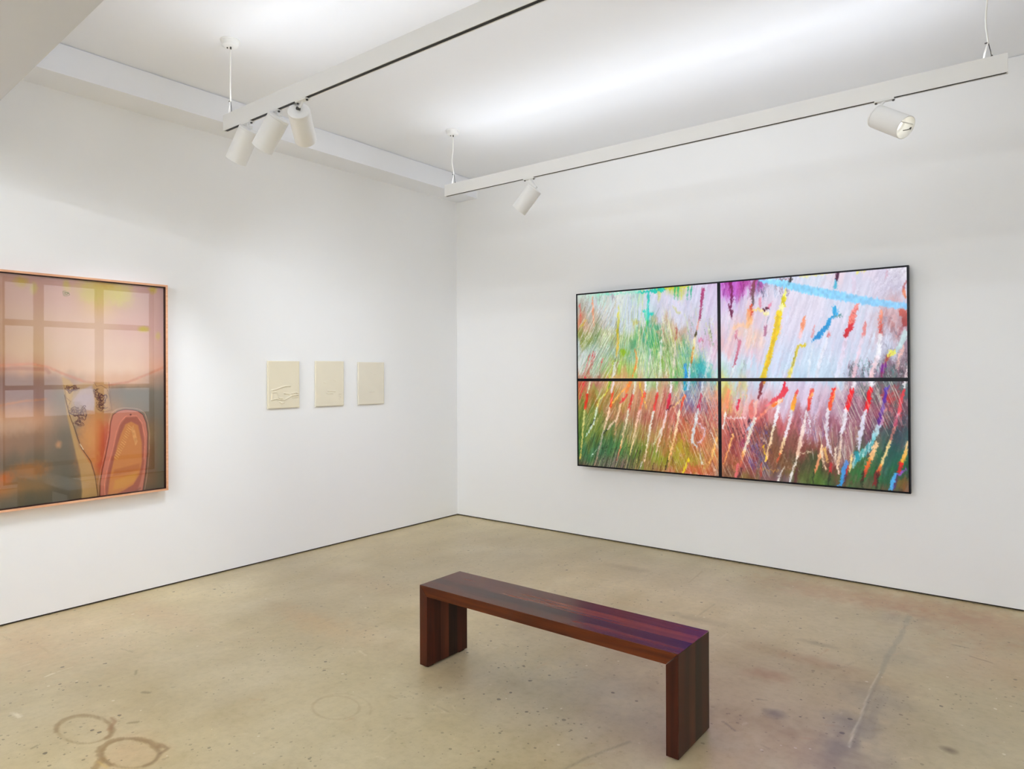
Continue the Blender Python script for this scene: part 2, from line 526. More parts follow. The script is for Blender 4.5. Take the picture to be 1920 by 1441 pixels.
for pts, w, c, a in [
    ([(208, 1345), (216, 1352), (206, 1366)], 2.2, (138, 100, 66), .5), ([(300, 1398), (316, 1402), (300, 1412)], 2.2, (128, 100, 64), .6),
    ([(190, 1425), (176, 1441)], 3.5, (140, 110, 66), .5), ([(185, 1428), (200, 1438)], 1.2, (206, 176, 112), .7), ([(60, 1402), (70, 1397)], 1.8, (124, 112, 80), .7), ([(110, 1258), (135, 1250)], 1.2, (214, 204, 172), .6),
    ([(100, 1262), (85, 1268)], 1.0, (220, 212, 190), .6), ([(240, 1355), (258, 1353)], 1.6, (126, 110, 74), .6), ([(268, 1297), (280, 1298)], 1.6, (120, 108, 80), .6),
    ([(254, 1264), (256, 1256)], .7, (118, 104, 70), .6), ([(20, 1335), (38, 1343)], 1.6, (224, 216, 196), .6),
    ([(1650, 1258), (1644, 1270), (1634, 1288), (1627, 1305), (1618, 1330), (1612, 1350), (1600, 1372), (1592, 1400)], .45, (214, 206, 182), .8),
    ([(1652, 1262), (1634, 1300), (1616, 1350), (1600, 1400)], 1.6, (128, 122, 106), .35), ([(1660, 1290), (1640, 1330), (1625, 1380)], 5, (146, 138, 118), .35),
    ([(1705, 1155), (1690, 1190), (1665, 1230), (1652, 1260)], 2.4, (140, 132, 112), .45),
    ([(1655, 1408), (1690, 1422), (1730, 1418)], .8, (196, 180, 146), .5),
    ([(1360, 1355), (1378, 1369)], 1.0, (104, 98, 86), .5), ([(1420, 1310), (1438, 1312)], .9, (92, 86, 72), .55),
    ([(1180, 1390), (1100, 1420), (1060, 1441)], 1.1, (130, 122, 98), .45),
    ([(805, 1330), (820, 1322), (835, 1335), (800, 1336)], .45, (212, 202, 172), .5), ([(848, 1322), (856, 1335), (880, 1340)], .45, (212, 202, 172), .5),
    ([(1310, 1153), (1340, 1132)], .8, (140, 128, 98), .45), ([(1820, 1230), (1860, 1242)], 1.6, (120, 98, 72), .5), ([(1785, 1208), (1815, 1214)], 1.2, (110, 96, 74), .45)]:
    fs.stroke(pts, w, c, a=a, jag=.9, soft=1.2)
rgf = np.random.default_rng(5)
for i in range(150):      # short wiping and scuff marks
    x, y = rgf.uniform(0, 1920), rgf.uniform(1010, 1440)
    L = rgf.uniform(6, 26); t = rgf.normal(0.0, .35)
    c = [(150, 128, 92), (206, 194, 164), (134, 120, 92), (172, 136, 100)][int(rgf.integers(4))]
    fs.stroke([(x, y), (x + L, y + L * t)], [.5, .9], c, a=rgf.uniform(.2, .5), jag=1.0, soft=1.2)

def mat_floor():
    n = NT('worn_polished_concrete')
    a = n.new('ShaderNodeAttribute', attribute_name='pigment')
    co = n.coord()
    fine = n.noise(co, 26, 6, 0.65)
    mid = n.noise(co, 4.5, 5, 0.6, 0.8)
    c = n.mix(1.0, a.outputs['Color'], n.ramp(fine, [(0.3, (0.90, 0.89, 0.86)), (0.5, (1, 1, 1)), (0.72, (1.07, 1.07, 1.06))]), 'MULTIPLY')
    c = n.mix(1.0, c, n.ramp(mid, [(0.3, (0.93, 0.92, 0.89)), (0.55, (1.0, 1.0, 1.0)), (0.75, (1.06, 1.06, 1.06))]), 'MULTIPLY')
    def specks(scale, thr, maskscale, m0, m1):
        v = n.new('ShaderNodeTexVoronoi', feature='F1'); v.inputs['Scale'].default_value = scale
        wob = n.new('ShaderNodeMixRGB'); wob.inputs[0].default_value = 0.012
        nz = n.new('ShaderNodeTexNoise'); nz.inputs['Scale'].default_value = 30
        n.l(co, nz.inputs['Vector']); n.l(co, wob.inputs[1]); n.l(nz.outputs['Color'], wob.inputs[2])
        n.l(wob.outputs[0], v.inputs['Vector'])
        sep = n.new('ShaderNodeSeparateColor'); n.l(v.outputs['Color'], sep.inputs[0])
        size = n.math('MULTIPLY', n.math('POWER', sep.outputs[0], 5.0), thr)
        hit = n.math('LESS_THAN', v.outputs['Distance'], size)
        mk = n.noise(co, maskscale, 3)
        mk = n.ramp(mk, [(m0, (0, 0, 0)), (m1, (1, 1, 1))])
        return n.math('MULTIPLY', hit, mk)
    d1 = specks(24, 0.24, 1.3, 0.36, 0.58)
    d2 = specks(50, 0.34, 2.0, 0.42, 0.60)
    l1 = specks(20, 0.15, 1.7, 0.42, 0.58)
    c = n.mix(n.math('MULTIPLY', d1, 0.75), c, tuple(srgb((78, 70, 56))))
    c = n.mix(n.math('MULTIPLY', d2, 0.6), c, tuple(srgb((92, 82, 62))))
    c = n.mix(n.math('MULTIPLY', l1, 0.6), c, tuple(srgb((222, 214, 190))))
    n.l(c, n.b.inputs['Base Color'])
    r = n.math('ADD', n.math('MULTIPLY', mid, 0.16), 0.20)
    n.l(n.math('ADD', r, n.math('MULTIPLY', fine, 0.10)), n.b.inputs['Roughness'])
    n.b.inputs['Specular IOR Level'].default_value = 0.36
    h = n.math('SUBTRACT', n.math('MULTIPLY', fine, 0.2), n.math('MULTIPLY', n.math('ADD', d1, d2), 0.8))
    n.bump(h, 0.12, 0.003)
    return n.m
M_floor = mat_floor()
flo = canvas_mesh('floor', fs, (0, 0, 1, 1), 801, 721,
                  lambda u, v: (FX0 + u * (FX1 - FX0), FY1 - v * (FY1 - FY0), np.zeros_like(u)), M_floor, None)
# the rest of the slab carries the plain base colour: extend the same mesh
bm = bmesh.new(); bm.from_mesh(flo.data)
lay = bm.verts.layers.float_color['pigment']
bc = (*srgb(BASEC), 1)
def fquad(x0, x1, y0, y1, z=0.0):
    vs = [bm.verts.new(p) for p in ((x0, y0, z), (x1, y0, z), (x1, y1, z), (x0, y1, z))]
    for v in vs: v[lay] = bc
    return bm.faces.new(vs)
fquad(-0.3, 0, -9.3, 0.3); fquad(0, 6.0, -9.3, FY0); fquad(0, 6.0, 0, 0.3)
# underside and thickness of the slab
vs = [bm.verts.new(p) for p in ((-0.3, -9.3, -0.2), (6.0, -9.3, -0.2), (6.0, 0.3, -0.2), (-0.3, 0.3, -0.2))]
for v in vs: v[lay] = bc
bm.faces.new(list(reversed(vs)))
for f in bm.faces:
    if f.normal.z < 0 and f.calc_center_median().z > -0.1: f.normal_flip()
bm.to_mesh(flo.data); bm.free()
tag(flo, kind='structure', label='worn beige polished concrete floor with stains and pits')

# ---------------------------------------------------------------- room shell
GAP = 0.012
def st(name, bm, mat, label=None):
    return tag(obj(name, bm, mat), label=label, kind='structure')
st('wall_left', B(-0.2, 0, YF, 0.2, GAP, ZC + 0.2), M_wall, 'white wall at left with the framed picture and cream panels')
bm = bmesh.new()
box(bm, 0, XR + 0.2, 0, 0.2, GAP, ZC - 0.007); box(bm, 0, XR + 0.2, 0.012, 0.2, ZC - 0.007, ZC + 0.2)
st('wall_back', bm, M_wall, 'white wall carrying the video screens')
bm = bmesh.new()
wy0, wy1, wz0, wz1 = TOPWIN
box(bm, XR, XR + 0.2, YF, wy0, GAP, ZC + 0.2); box(bm, XR, XR + 0.2, wy1, 0, GAP, ZC + 0.2)
box(bm, XR, XR + 0.2, wy0, wy1, GAP, wz0); box(bm, XR, XR + 0.2, wy0, wy1, wz1, ZC + 0.2)
st('wall_right', bm, M_wall, 'white wall with the tall window')
st('wall_front', B(-0.2, XR + 0.2, YF - 0.2, YF, GAP, ZC + 0.2), M_wall, 'white wall behind the viewer')
bm = bmesh.new()
box(bm, -0.2, -0.018, YF, 0.2, 0, GAP); box(bm, -0.018, XR + 0.2, 0.018, 0.2, 0, GAP)
box(bm, XR + 0.018, XR + 0.2, YF, 0.018, 0, GAP); box(bm, -0.2, XR + 0.2, YF - 0.2, YF - 0.018, 0, GAP)
st('trim_1', bm, M_gap, 'dark shadow gap under the walls')
st('ceiling', B(0, XR, YF, 0.012, ZC, ZC + 0.2), M_ceil, 'white ceiling above the suspended beams')
bm = bmesh.new()
box(bm, 0, SOF_X, YF, 0, SOF_Z, ZC - 0.007); box(bm, 0, SOF_X - 0.012, YF, 0, ZC - 0.007, ZC)
st('trim_2', bm, M_ceil, 'boxed white soffit along the top of the left wall')
# lowered header the viewer stands under; its far edge runs slightly off square
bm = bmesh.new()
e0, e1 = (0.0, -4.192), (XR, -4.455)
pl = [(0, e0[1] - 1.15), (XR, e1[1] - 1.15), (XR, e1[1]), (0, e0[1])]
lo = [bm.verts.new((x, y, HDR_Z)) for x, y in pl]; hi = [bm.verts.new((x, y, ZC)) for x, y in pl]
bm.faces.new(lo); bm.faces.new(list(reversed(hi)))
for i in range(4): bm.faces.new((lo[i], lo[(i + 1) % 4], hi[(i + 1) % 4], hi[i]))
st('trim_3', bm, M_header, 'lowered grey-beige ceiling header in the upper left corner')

# ---------------------------------------------------------------- window and street
win = empty('window_1', (XR + 0.1, (wy0 + wy1) / 2, wz0)); tag(win, 'tall paned window in the right wall', kind='structure')
def W_(o):
    o.parent = win; o.matrix_parent_inverse = Matrix.Translation(-win.location); return o
bm = bmesh.new()
fx0, fx1 = XR + 0.06, XR + 0.14
box(bm, fx0, fx1, wy0, wy0 + 0.04, wz0, wz1); box(bm, fx0, fx1, wy1 - 0.04, wy1, wz0, wz1)
box(bm, fx0, fx1, wy0 + 0.04, wy1 - 0.04, wz0, wz0 + 0.03); box(bm, fx0, fx1, wy0 + 0.04, wy1 - 0.04, wz1 - 0.06, wz1)
ys = [(-2.04, -1.94), (-1.29, -1.20)]
zs = [(0.24, 0.30), (1.28, 1.34), (2.13, 2.21)]
for a, b in ys: box(bm, fx0, fx1, a, b, wz0 + 0.03, wz1 - 0.06)
for a, b in zs: box(bm, fx0 + 0.01, fx1 - 0.01, wy0 + 0.04, wy1 - 0.04, a, b)
W_(obj('window_frame', bm, M_mull))
W_(obj('window_glass', B(XR + 0.097, XR + 0.103, wy0 + 0.02, wy1 - 0.02, wz0 + 0.02, wz1 - 0.03), M_glass))
pa = bpy.data.lights.new('window_portal', 'AREA'); pa.shape = 'RECTANGLE'; pa.size = wy1 - wy0; pa.size_y = wz1 - wz0
pa.cycles.is_portal = True
po = bpy.data.objects.new('window_portal', pa); COL.objects.link(po)
po.location = (XR + 0.22, (wy0 + wy1) / 2, (wz0 + wz1) / 2); po.rotation_euler = (math.radians(90), 0, math.radians(90))
tag(obj('pavement', B(XR + 0.25, 24, -14, 8, -0.16, -0.06), M_outgrey), kind='structure', label='grey street paving outside the window')

# ---------------------------------------------------------------- suspended beams
def beam(name, y, x0, x1, label, cabs, watts=None):
    z0, z1, hw = 2.935, 3.027, 0.0155
    r = empty(name, (x0, y, z0)); tag(r, label, 'beam light', 'suspended linear track beams')
    inv = Matrix.Translation((-x0, -y, -z0))
    def P(o, par=r):
        o.parent = par
        o.matrix_parent_inverse = inv if par is r else Matrix.Identity(4)
        return o
    bm = bmesh.new()      # open extrusion: two sides, a web, end plates
    box(bm, x0, x1, y - hw, y - hw + 0.0045, z0, z1); box(bm, x0, x1, y + hw - 0.0045, y + hw, z0, z1)
    box(bm, x0, x1, y - hw + 0.0045, y + hw - 0.0045, z0 + 0.03, z1 - 0.010)
    box(bm, x0 - 0.003, x0, y - hw, y + hw, z0, z1); box(bm, x1, x1 + 0.003, y - hw, y + hw, z0, z1)
    P(obj('housing', bm, M_powder))
    P(obj('track_slot', B(x0 + .003, x1 - .003, y - hw + 0.0046, y + hw - 0.0046, z0 + 0.0025, z0 + 0.0295), M_slot))
    P(obj('uplight_diffuser', B(x0 + .05, x1 - .05, y - hw + 0.0046, y + hw - 0.0046, z1 - 0.0099, z1 - 0.004), M_diffuser))
    for s_ in (-1, 1):      # two-sided batwing uplight
        li = bpy.data.lights.new('uplight', 'AREA'); li.shape = 'RECTANGLE'; li.size = x1 - x0 - 0.12; li.size_y = 0.009
        li.energy = (watts or UPLIGHT_W) / 2; li.color = LAMP_RGB
        lo = bpy.data.objects.new('uplight', li); COL.objects.link(lo)
        lo.location = ((x0 + x1) / 2, y + s_ * 0.005, z1 + 0.004); lo.rotation_euler = (math.pi - s_ * math.radians(UP_TILT), 0, 0)
        P(lo)
    for cx, wig in cabs:
        bm = lathe(bmesh.new(), (cx, y, ZC - 0.0002), (0, 0, -1), [(0.056, 0), (0.056, 0.004), (0.052, 0.006), (0.049, 0.024), (0.043, 0.034), (0.03, 0.038), (0.0, 0.039)], 48, cap0=True)
        c = P(obj('ceiling_canopy', bm, M_powder, smooth=True))
        bm = bmesh.new()
        tube(bm, [(cx + 0.006, y, ZC - 0.036), (cx + 0.006, y, ZC - 0.052)], 0.0045)
        tube(bm, [(cx - 0.014, y - 0.01, ZC - 0.034), (cx - 0.014, y - 0.01, ZC - 0.045)], 0.004)
        g = obj('cable_grip', bm, M_stud, smooth=True); g.parent = c; g.matrix_parent_inverse = Matrix.Identity(4)
        zt = ZC - 0.04; split = z1 + 0.075
        pts = []
        for k in range(17):
            t = k / 16
            pts.append((cx + wig * math.sin(t * 7.5) * (0.3 + 0.7 * t) * 0.012, y, zt + (split - zt) * t))
        bm = tube(bmesh.new(), pts, 0.0042)
        ex = pts[-1][0]
        tube(bm, [(ex, y, split), (ex - 0.014, y, z1 + 0.03), (ex - 0.02, y, z1 - 0.006)], 0.0036)
        P(obj('cable', bm, M_cable, smooth=True))
        bm = tube(bmesh.new(), [(ex, y, split + 0.004), (ex + 0.010, y, z1 + 0.03), (ex + 0.014, y, z1 - 0.006)], 0.002)
        lathe(bm, (ex + 0.014, y, z1 - 0.008), (0, 0, 1), [(0.006, 0), (0.006, 0.014), (0.003, 0.02)], 14, True, True)
        box(bm, ex - 0.014, ex + 0.002, y - 0.003, y + 0.003, split - 0.002, split + 0.003)
        P(obj('suspension_wire', bm, M_stud, smooth=True))
    return r
beam('suspended_light_beam', -3.1435, 1.041, 4.735, 'long white suspended beam nearest the viewer, holding three spotlights at its end', [(1.093, 0.1), (4.62, 0.3)])
beam('suspended_light_beam', -1.22, 1.010, 4.735, 'long white suspended beam before the video wall, holding two far-apart spotlights', [(1.086, 1.0), (4.655, 0.45)])

for yy_ in (-5.9, -7.2, -8.4):      # unseen fill beams added behind the viewer to even out the room's brightness
    beam('suspended_light_beam', yy_, 1.0, 4.735, {-5.9: 'added fill beam just behind the viewer', -7.2: 'added fill beam in the middle of the rear half', -8.4: 'added fill beam nearest the rear wall'}[yy_], [(1.09, 0.1), (4.65, 0.2)], REAR_FILL_W)

# ---------------------------------------------------------------- track spotlights
def spotlight(y, ux, back, axis, label, power, cone=50, screw=None):
    zt = 2.935
    r = empty('track_spotlight', (ux, y, zt)); tag(r, label, 'spotlight', 'white cylinder spotlights on the beams')
    inv = Matrix.Translation((-ux, -y, -zt))
    def P(o, par=r):
        o.parent = par
        o.matrix_parent_inverse = inv if par is r else Matrix.Identity(4)
        return o
    bk = Vector(back); ax = Vector(axis).normalized(); R, L = 0.059, 0.2
    bm = bmesh.new()
    box(bm, ux - 0.047, ux + 0.047, y - 0.0158, y + 0.0158, zt - 0.009, zt - 0.0002, 0.002)
    ad = P(obj('track_adapter', bm, M_powder))
    for s in (-1, 1):
        bm = lathe(bmesh.new(), (ux + s * 0.041, y, zt - 0.0085), (0, 0, -1), [(0.0065, 0), (0.0065, 0.005), (0.004, 0.007), (0, 0.0072)], 16, True)
        g = obj('adapter_stud', bm, M_stud, smooth=True); P(g, ad)
    # stem and hinge reach the back of the head
    side = (bk - Vector((ux, y, zt)))
    hinge = bk - ax * 0.012
    bm = tube(bmesh.new(), [(ux, y, zt - 0.007), (ux + (hinge.x - ux) * .4, y, zt - 0.026), tuple(hinge + Vector((0, 0, .002))), tuple(bk + ax * 0.004)], 0.0062, 12)
    P(obj('bracket', bm, M_powder, smooth=True))
    bm = lathe(bmesh.new(), hinge + Vector((0, -0.009, 0)), (0, 1, 0), [(0.0085, 0), (0.0085, 0.018)], 18, True, True)
    P(obj('hinge_screw', bm, screw or M_powder, smooth=True))
    t = 0.003
    bm = lathe(bmesh.new(), bk, ax, [(0.0, 0.0), (R - 0.006, 0.0), (R - 0.001, 0.002), (R, 0.006), (R, 0.012)], 56)
    P(obj('back_cap', bm, M_powder, smooth=True))
    bm = lathe(bmesh.new(), bk, ax, [(R - 0.002, 0.0125), (R, 0.013), (R, L - 0.001), (R - 0.001, L), (R - t, L), (R - t - 0.0005, L - 0.002), (R - t, L - 0.06), (R - 0.02, L - 0.075), (0.0, L - 0.075)], 56)
    hd = P(obj('lamp_housing', bm, M_powder, smooth=True))
    bm = lathe(bmesh.new(), bk, ax, [(R - 0.0145, L - 0.068), (R - 0.0145, L - 0.066), (R - 0.02, L - 0.0615), (0, L - 0.06)], 40, True)
    P(obj('lens', bm, M_lens, smooth=True), hd)
    u, v, d = frame_of(ax)
    for s in (1, -1):
        bm = bmesh.new()
        a = bk + u * s * (R - t - 0.003) + d * (L - 0.012); b = bk + u * s * (R - t - 0.003) * 0.55 + v * 0.02 + d * (L - 0.03)
        tube(bm, [a - d * 0.001, a, (a + b) / 2 + d * 0.004, b], 0.0022, 8)
        lathe(bm, a - d * 0.003, d, [(0.006, 0), (0.006, 0.004)], 12, True, True)
        P(obj('lens_clip', bm, M_stud, smooth=True), hd)
    bm = bmesh.new()
    a = bk - v * (R * .35) + d * (L - 0.014)
    tube(bm, [a - u * (R * .88), a + u * (R * .88)], 0.0028, 8)
    P(obj('accessory_bar', bm, M_powder, smooth=True), hd)
    li = bpy.data.lights.new('beam_of_light', 'SPOT'); li.energy = power; li.spot_size = math.radians(cone); li.spot_blend = 1.0
    li.shadow_soft_size = 0.03; li.color = LAMP_RGB
    lo = bpy.data.objects.new('beam_of_light', li); COL.objects.link(lo)
    lo.location = bk + ax * (L - 0.03)
    lo.rotation_euler = ax.to_track_quat('-Z', 'Y').to_euler()
    P(lo)
    return r
HA, HB, HD = (1.300, -3.1435, 2.890), (1.592, -3.1435, 2.893), (1.9107, -1.22, 2.8516)
spotlight(-3.1435, 1.276, HA, (-0.555, -0.118, -0.84), 'white cylinder spotlight nearest the left end of the near beam, aimed at the framed picture', SPOT_W, 70)
spotlight(-3.1435, 1.548, HB, (-0.603, -0.155, -0.79), 'white cylinder spotlight in the middle of the three on the near beam', SPOT_W, 70)
spotlight(-3.1435, 1.803, (1.7698, -3.1435, 2.8859), (-0.6033, 0.6369, -0.48), 'rightmost of the three spotlights on the near beam, showing its round back cap', SPOT_W, 76, M_stud)
spotlight(-1.22, 1.859, HD, (-0.648, -0.178, -0.78), 'white cylinder spotlight alone near the left end of the far beam, tilted down left', SPOT_W * .6, 76)
spotlight(-1.22, 4.208, (4.1682, -1.22, 2.8570), (0.742, -0.360, -0.565), 'white cylinder spotlight at the right of the far beam, its open mouth facing right', SPOT_W, 60)

spotlight(-5.9, 2.2, (2.2, -5.9, 2.882), (-0.10, 0.86, -0.28), 'added fill spotlight on the beam behind the viewer, aimed at the left part of the far wall', SPOT_W, 80)  # unseen heads from here on, added to brighten the far and left walls
spotlight(-5.9, 3.6, (3.6, -5.9, 2.882), (-0.28, 0.86, -0.28), 'added fill spotlight on the beam behind the viewer, aimed at the middle of the far wall', SPOT_W, 80)
spotlight(-5.9, 1.5, (1.5, -5.9, 2.882), (-0.45, 0.72, -0.34), 'added fill spotlight on the beam behind the viewer, aimed at the left wall', SPOT_W * .7, 80)

# ---------------------------------------------------------------- bench
BX0, BX1, BY0, BY1, BH, BT = 2.358, 3.768, -2.842, -2.538, 0.4142, 0.052
FT = 0.008
bench = empty('bench', ((BX0 + BX1) / 2, (BY0 + BY1) / 2, 0))
tag(bench, 'low dark red-brown wooden plank bench on the concrete floor', 'bench')
bl = bench.location
cx, cy = bl.x, bl.y
hx = (BX1 - BX0) / 2; hy = (BY1 - BY0) / 2
seamsY = [-hy, -hy + 0.075, -hy + 0.135, -hy + 0.215, hy]
tones_top = [(82, 37, 15), (54, 27, 17), (98, 44, 19), (78, 33, 16)]
M_top = mat_wood('bench_top_wood', 0, 1, seamsY, tones_top, 0.24)
M_legw = mat_wood('bench_leg_wood', 2, 1, [-hy, -hy + 0.10, -hy + 0.16, -hy + 0.225, hy], [(56, 24, 12), (74, 38, 22), (34, 19, 11), (56, 23, 12)], 0.32)
def prism(profile, y0, y1, bev=0.002):
    bm = bmesh.new()
    a = [bm.verts.new((x, y0, z)) for x, z in profile]; b = [bm.verts.new((x, y1, z)) for x, z in profile]
    n = len(profile)
    bm.faces.new(a); bm.faces.new(list(reversed(b)))
    for i in range(n): bm.faces.new((a[i], a[(i + 1) % n], b[(i + 1) % n], b[i]))
    bmesh.ops.recalc_face_normals(bm, faces=bm.faces)
    bmesh.ops.bevel(bm, geom=list(bm.edges), offset=bev, segments=2, profile=0.6, affect='EDGES')
    return bm
obj('seat', prism([(-hx, BH), (hx, BH), (hx - BT, BH - BT), (-hx + BT, BH - BT)], -hy, hy), M_top, bench)
for s in (-1, 1):
    lg = obj('leg', prism([(s * hx, BH - 0.0012), (s * hx, FT), (s * (hx - BT), FT), (s * (hx - BT), BH - BT - 0.0012)], -hy, hy), M_legw, bench)
    for q in (-1, 1):
        f = obj('foot_pad', B(s * (hx - BT / 2) - 0.018, s * (hx - BT / 2) + 0.018, q * (hy - 0.035) - 0.02, q * (hy - 0.035) + 0.02, 0.0002, FT + 0.002), M_foot, lg)

# ---------------------------------------------------------------- cream relief panels
def panel(yc, zc_, w, h, label, marks, tone):
    d, gap = 0.020, 0.006
    r = empty('relief_panel', (0, yc, zc_)); tag(r, label, 'relief panel', 'cream relief panels on the left wall')
    nx, ny = 90, 120
    Y, Z = np.meshgrid(np.linspace(-w / 2, w / 2, nx), np.linspace(-h / 2, h / 2, ny))
    H = np.full(Y.shape, d)
    ed = np.minimum(np.minimum(Y + w / 2, w / 2 - Y), np.minimum(Z + h / 2, h / 2 - Z))
    H -= 0.003 * np.clip(1 - ed / 0.006, 0, 1) ** 2
    H += 0.0006 * (vnoise(ny, nx, 20, int(w * 1e4) % 97, 2) - .5)
    for pts, wd, ht in marks:
        P = np.array(pts, float); P = np.stack([(P[:, 0] - .5) * w, (.5 - P[:, 1]) * h], 1)
        best = np.full(Y.shape, 9.)
        for i in range(len(P) - 1):
            dv = P[i + 1] - P[i]; t = np.clip(((Y - P[i, 0]) * dv[0] + (Z - P[i, 1]) * dv[1]) / max(dv @ dv, 1e-9), 0, 1)
            best = np.minimum(best, np.hypot(Y - P[i, 0] - t * dv[0], Z - P[i, 1] - t * dv[1]))
        H += 1.7 * ht * np.exp(-(best / wd) ** 2)
    bm = bmesh.new()
    V = [[bm.verts.new((H[j, i], Y[j, i], Z[j, i])) for i in range(nx)] for j in range(ny)]
    for j in range(ny - 1):
        for i in range(nx - 1): bm.faces.new((V[j][i], V[j][i + 1], V[j + 1][i + 1], V[j + 1][i]))
    loop = [V[0][i] for i in range(nx)] + [V[j][nx - 1] for j in range(1, ny)] + [V[ny - 1][i] for i in range(nx - 2, -1, -1)] + [V[j][0] for j in range(ny - 2, 0, -1)]
    back = [bm.verts.new((gap, v.co.y, v.co.z)) for v in loop]
    for k in range(len(loop)):
        k2 = (k + 1) % len(loop); bm.faces.new((loop[k], back[k], back[k2], loop[k2]))
    bm.faces.new(back)
    obj('panel_relief', bm, paint('cream_panel', tone, 0.7, 0.015, 8, 0.03), r, True)
    obj('wall_cleat', B(0.0002, gap + 0.001, -w / 2 + 0.03, w / 2 - 0.03, -h / 2 + 0.03, h / 2 - 0.03), M_powder, r)
    return r
panel(-2.080, 1.403, 0.291, 0.381, 'cream panel leftmost of three, with raised squiggles near its bottom', [
    ([(.1, .62), (.25, .6), (.4, .56), (.55, .535), (.7, .535)], .0035, .004), ([(.12, .62), (.12, .82)], .003, .003), ([(.12, .66), (.25, .66)], .003, .004),
    ([(.28, .68), (.32, .78), (.45, .8)], .003, .004), ([(.5, .69), (.62, .7), (.68, .72)], .004, .004), ([(.75, .7), (.88, .68), (.95, .7)], .004, .005),
    ([(.76, .74), (.94, .74)], .004, .005), ([(.76, .78), (.95, .78)], .003, .004), ([(.1, .82), (.25, .8), (.4, .82), (.5, .84)], .003, .004),
    ([(.35, .86), (.42, .9), (.5, .88)], .004, .004), ([(.5, .83), (.65, .78), (.75, .74)], .003, .003), ([(.3, .84), (.38, .8)], .003, .003)], (234, 225, 200))
panel(-1.629, 1.404, 0.294, 0.387, 'cream panel in the middle of three, with two short raised lines low down', [
    ([(.42, .66), (.68, .675)], .0035, .003), ([(.38, .71), (.6, .72)], .0035, .003), ([(.28, .47), (.34, .48)], .004, .0015), ([(.64, .43), (.7, .44)], .004, .0015),
    ([(.82, .74), (.9, .74)], .003, .002), ([(.84, .86), (.84, .78), (.88, .8)], .003, .002)], (233, 225, 203))
panel(-1.170, 1.400, 0.302, 0.384, 'cream panel rightmost of three and nearest the room corner, almost blank', [
    ([(.42, .25), (.5, .27)], .004, .0012), ([(.58, .3), (.66, .31)], .004, .0012), ([(.42, .7), (.62, .7)], .0035, .0015)], (230, 223, 205))

# ---------------------------------------------------------------- framed picture
PY1, PZ0, PZ1, PW = -3.026, 0.684, 2.111, 1.13
PY0 = PY1 - PW
PH = PZ1 - PZ0
pic = empty('framed_picture', (0, (PY0 + PY1) / 2, (PZ0 + PZ1) / 2))
tag(pic, 'large glazed dyed artwork in a thin copper-toned frame on the left wall', 'framed picture')
FD = 0.06; FWD_ = 0.013
AX = 0.035       # depth of the picture plane
hw_, hh_ = PW / 2, PH / 2
def rect_ring(x0, x1, w, h, t, bev=0.0):
    bm = bmesh.new()
    box(bm, x0, x1, -w, w, h - t, h); box(bm, x0, x1, -w, w, -h, -h + t)
    box(bm, x0, x1, -w, -w + t, -h + t, h - t); box(bm, x0, x1, w - t, w, -h + t, h - t)
    return bm
obj('frame', rect_ring(0.0002, FD, hw_, hh_, FWD_), M_copper, pic)
obj('inner_lip', rect_ring(0.004, FD - 0.006, hw_ - FWD_ - 0.0002, hh_ - FWD_ - 0.0002, 0.004), M_dark, pic)
obj('backing', B(0.002, AX - 0.004, -hw_ + FWD_ + 0.0006, hw_ - FWD_ - 0.0006, -hh_ + FWD_ + 0.0006, hh_ - FWD_ - 0.0006), M_dark, pic)
obj('glazing', B(0.046, 0.0485, -hw_ + FWD_ + 0.005, hw_ - FWD_ - 0.005, -hh_ + FWD_ + 0.005, hh_ - FWD_ - 0.005), M_glazing, pic)
aw, ah = hw_ - FWD_ - 0.006, hh_ - FWD_ - 0.006
CW, CH = 560, 700
def pconv(u, v):
    d = ray_dir(u, v); t = (AX - EYE[0]) / d[0]; p = EYE + d * t
    yy = p[1] - (PY0 + PY1) / 2; zz = p[2] - (PZ0 + PZ1) / 2
    return (yy + aw) / (2 * aw) * (CW - 1), (ah - zz) / (2 * ah) * (CH - 1)
ps = Sheet(CW, CH, pconv, 3)
ps.k = 1.55
us = [0, .3, .45, .62, .8, 1]
vs_ = [0, .08, .2, .32, .4, .46, .52, .62, .72, .82, .92, 1]
tb = [
 [(168,128,112),(178,142,136),(186,150,146),(196,158,140),(188,152,150),(178,142,140)],
 [(166,124,104),(182,146,132),(192,156,144),(200,168,124),(190,158,146),(180,144,140)],
 [(164,124,100),(186,154,132),(196,164,146),(202,172,152),(196,160,150),(184,146,142)],
 [(164,124,96),(188,156,126),(200,170,148),(208,178,160),(206,174,156),(192,152,142)],
 [(158,110,88),(182,140,112),(202,168,142),(214,184,162),(212,180,158),(200,150,130)],
 [(122,92,84),(134,104,94),(156,128,112),(206,166,138),(200,156,128),(150,124,110)],
 [(132,100,94),(134,106,102),(128,118,108),(132,110,98),(116,110,102),(112,106,98)],
 [(188,140,106),(182,138,112),(140,122,108),(180,126,80),(128,112,98),(104,98,88)],
 [(150,112,92),(138,110,92),(112,102,90),(196,118,74),(160,92,62),(108,98,80)],
 [(110,92,78),(108,98,84),(104,96,84),(176,112,62),(150,88,56),(100,92,72)],
 [(176,104,56),(130,106,76),(98,94,82),(140,106,66),(130,84,56),(92,84,66)],
 [(96,88,74),(92,88,74),(92,86,74),(120,96,60),(104,80,58),(86,80,66)]]
ps.img = np.clip(grid_field(CH, CW, us, vs_, tb, (0.03, 0.03)) * 1.07 + np.array([5, 2, -3]), 0, 255)
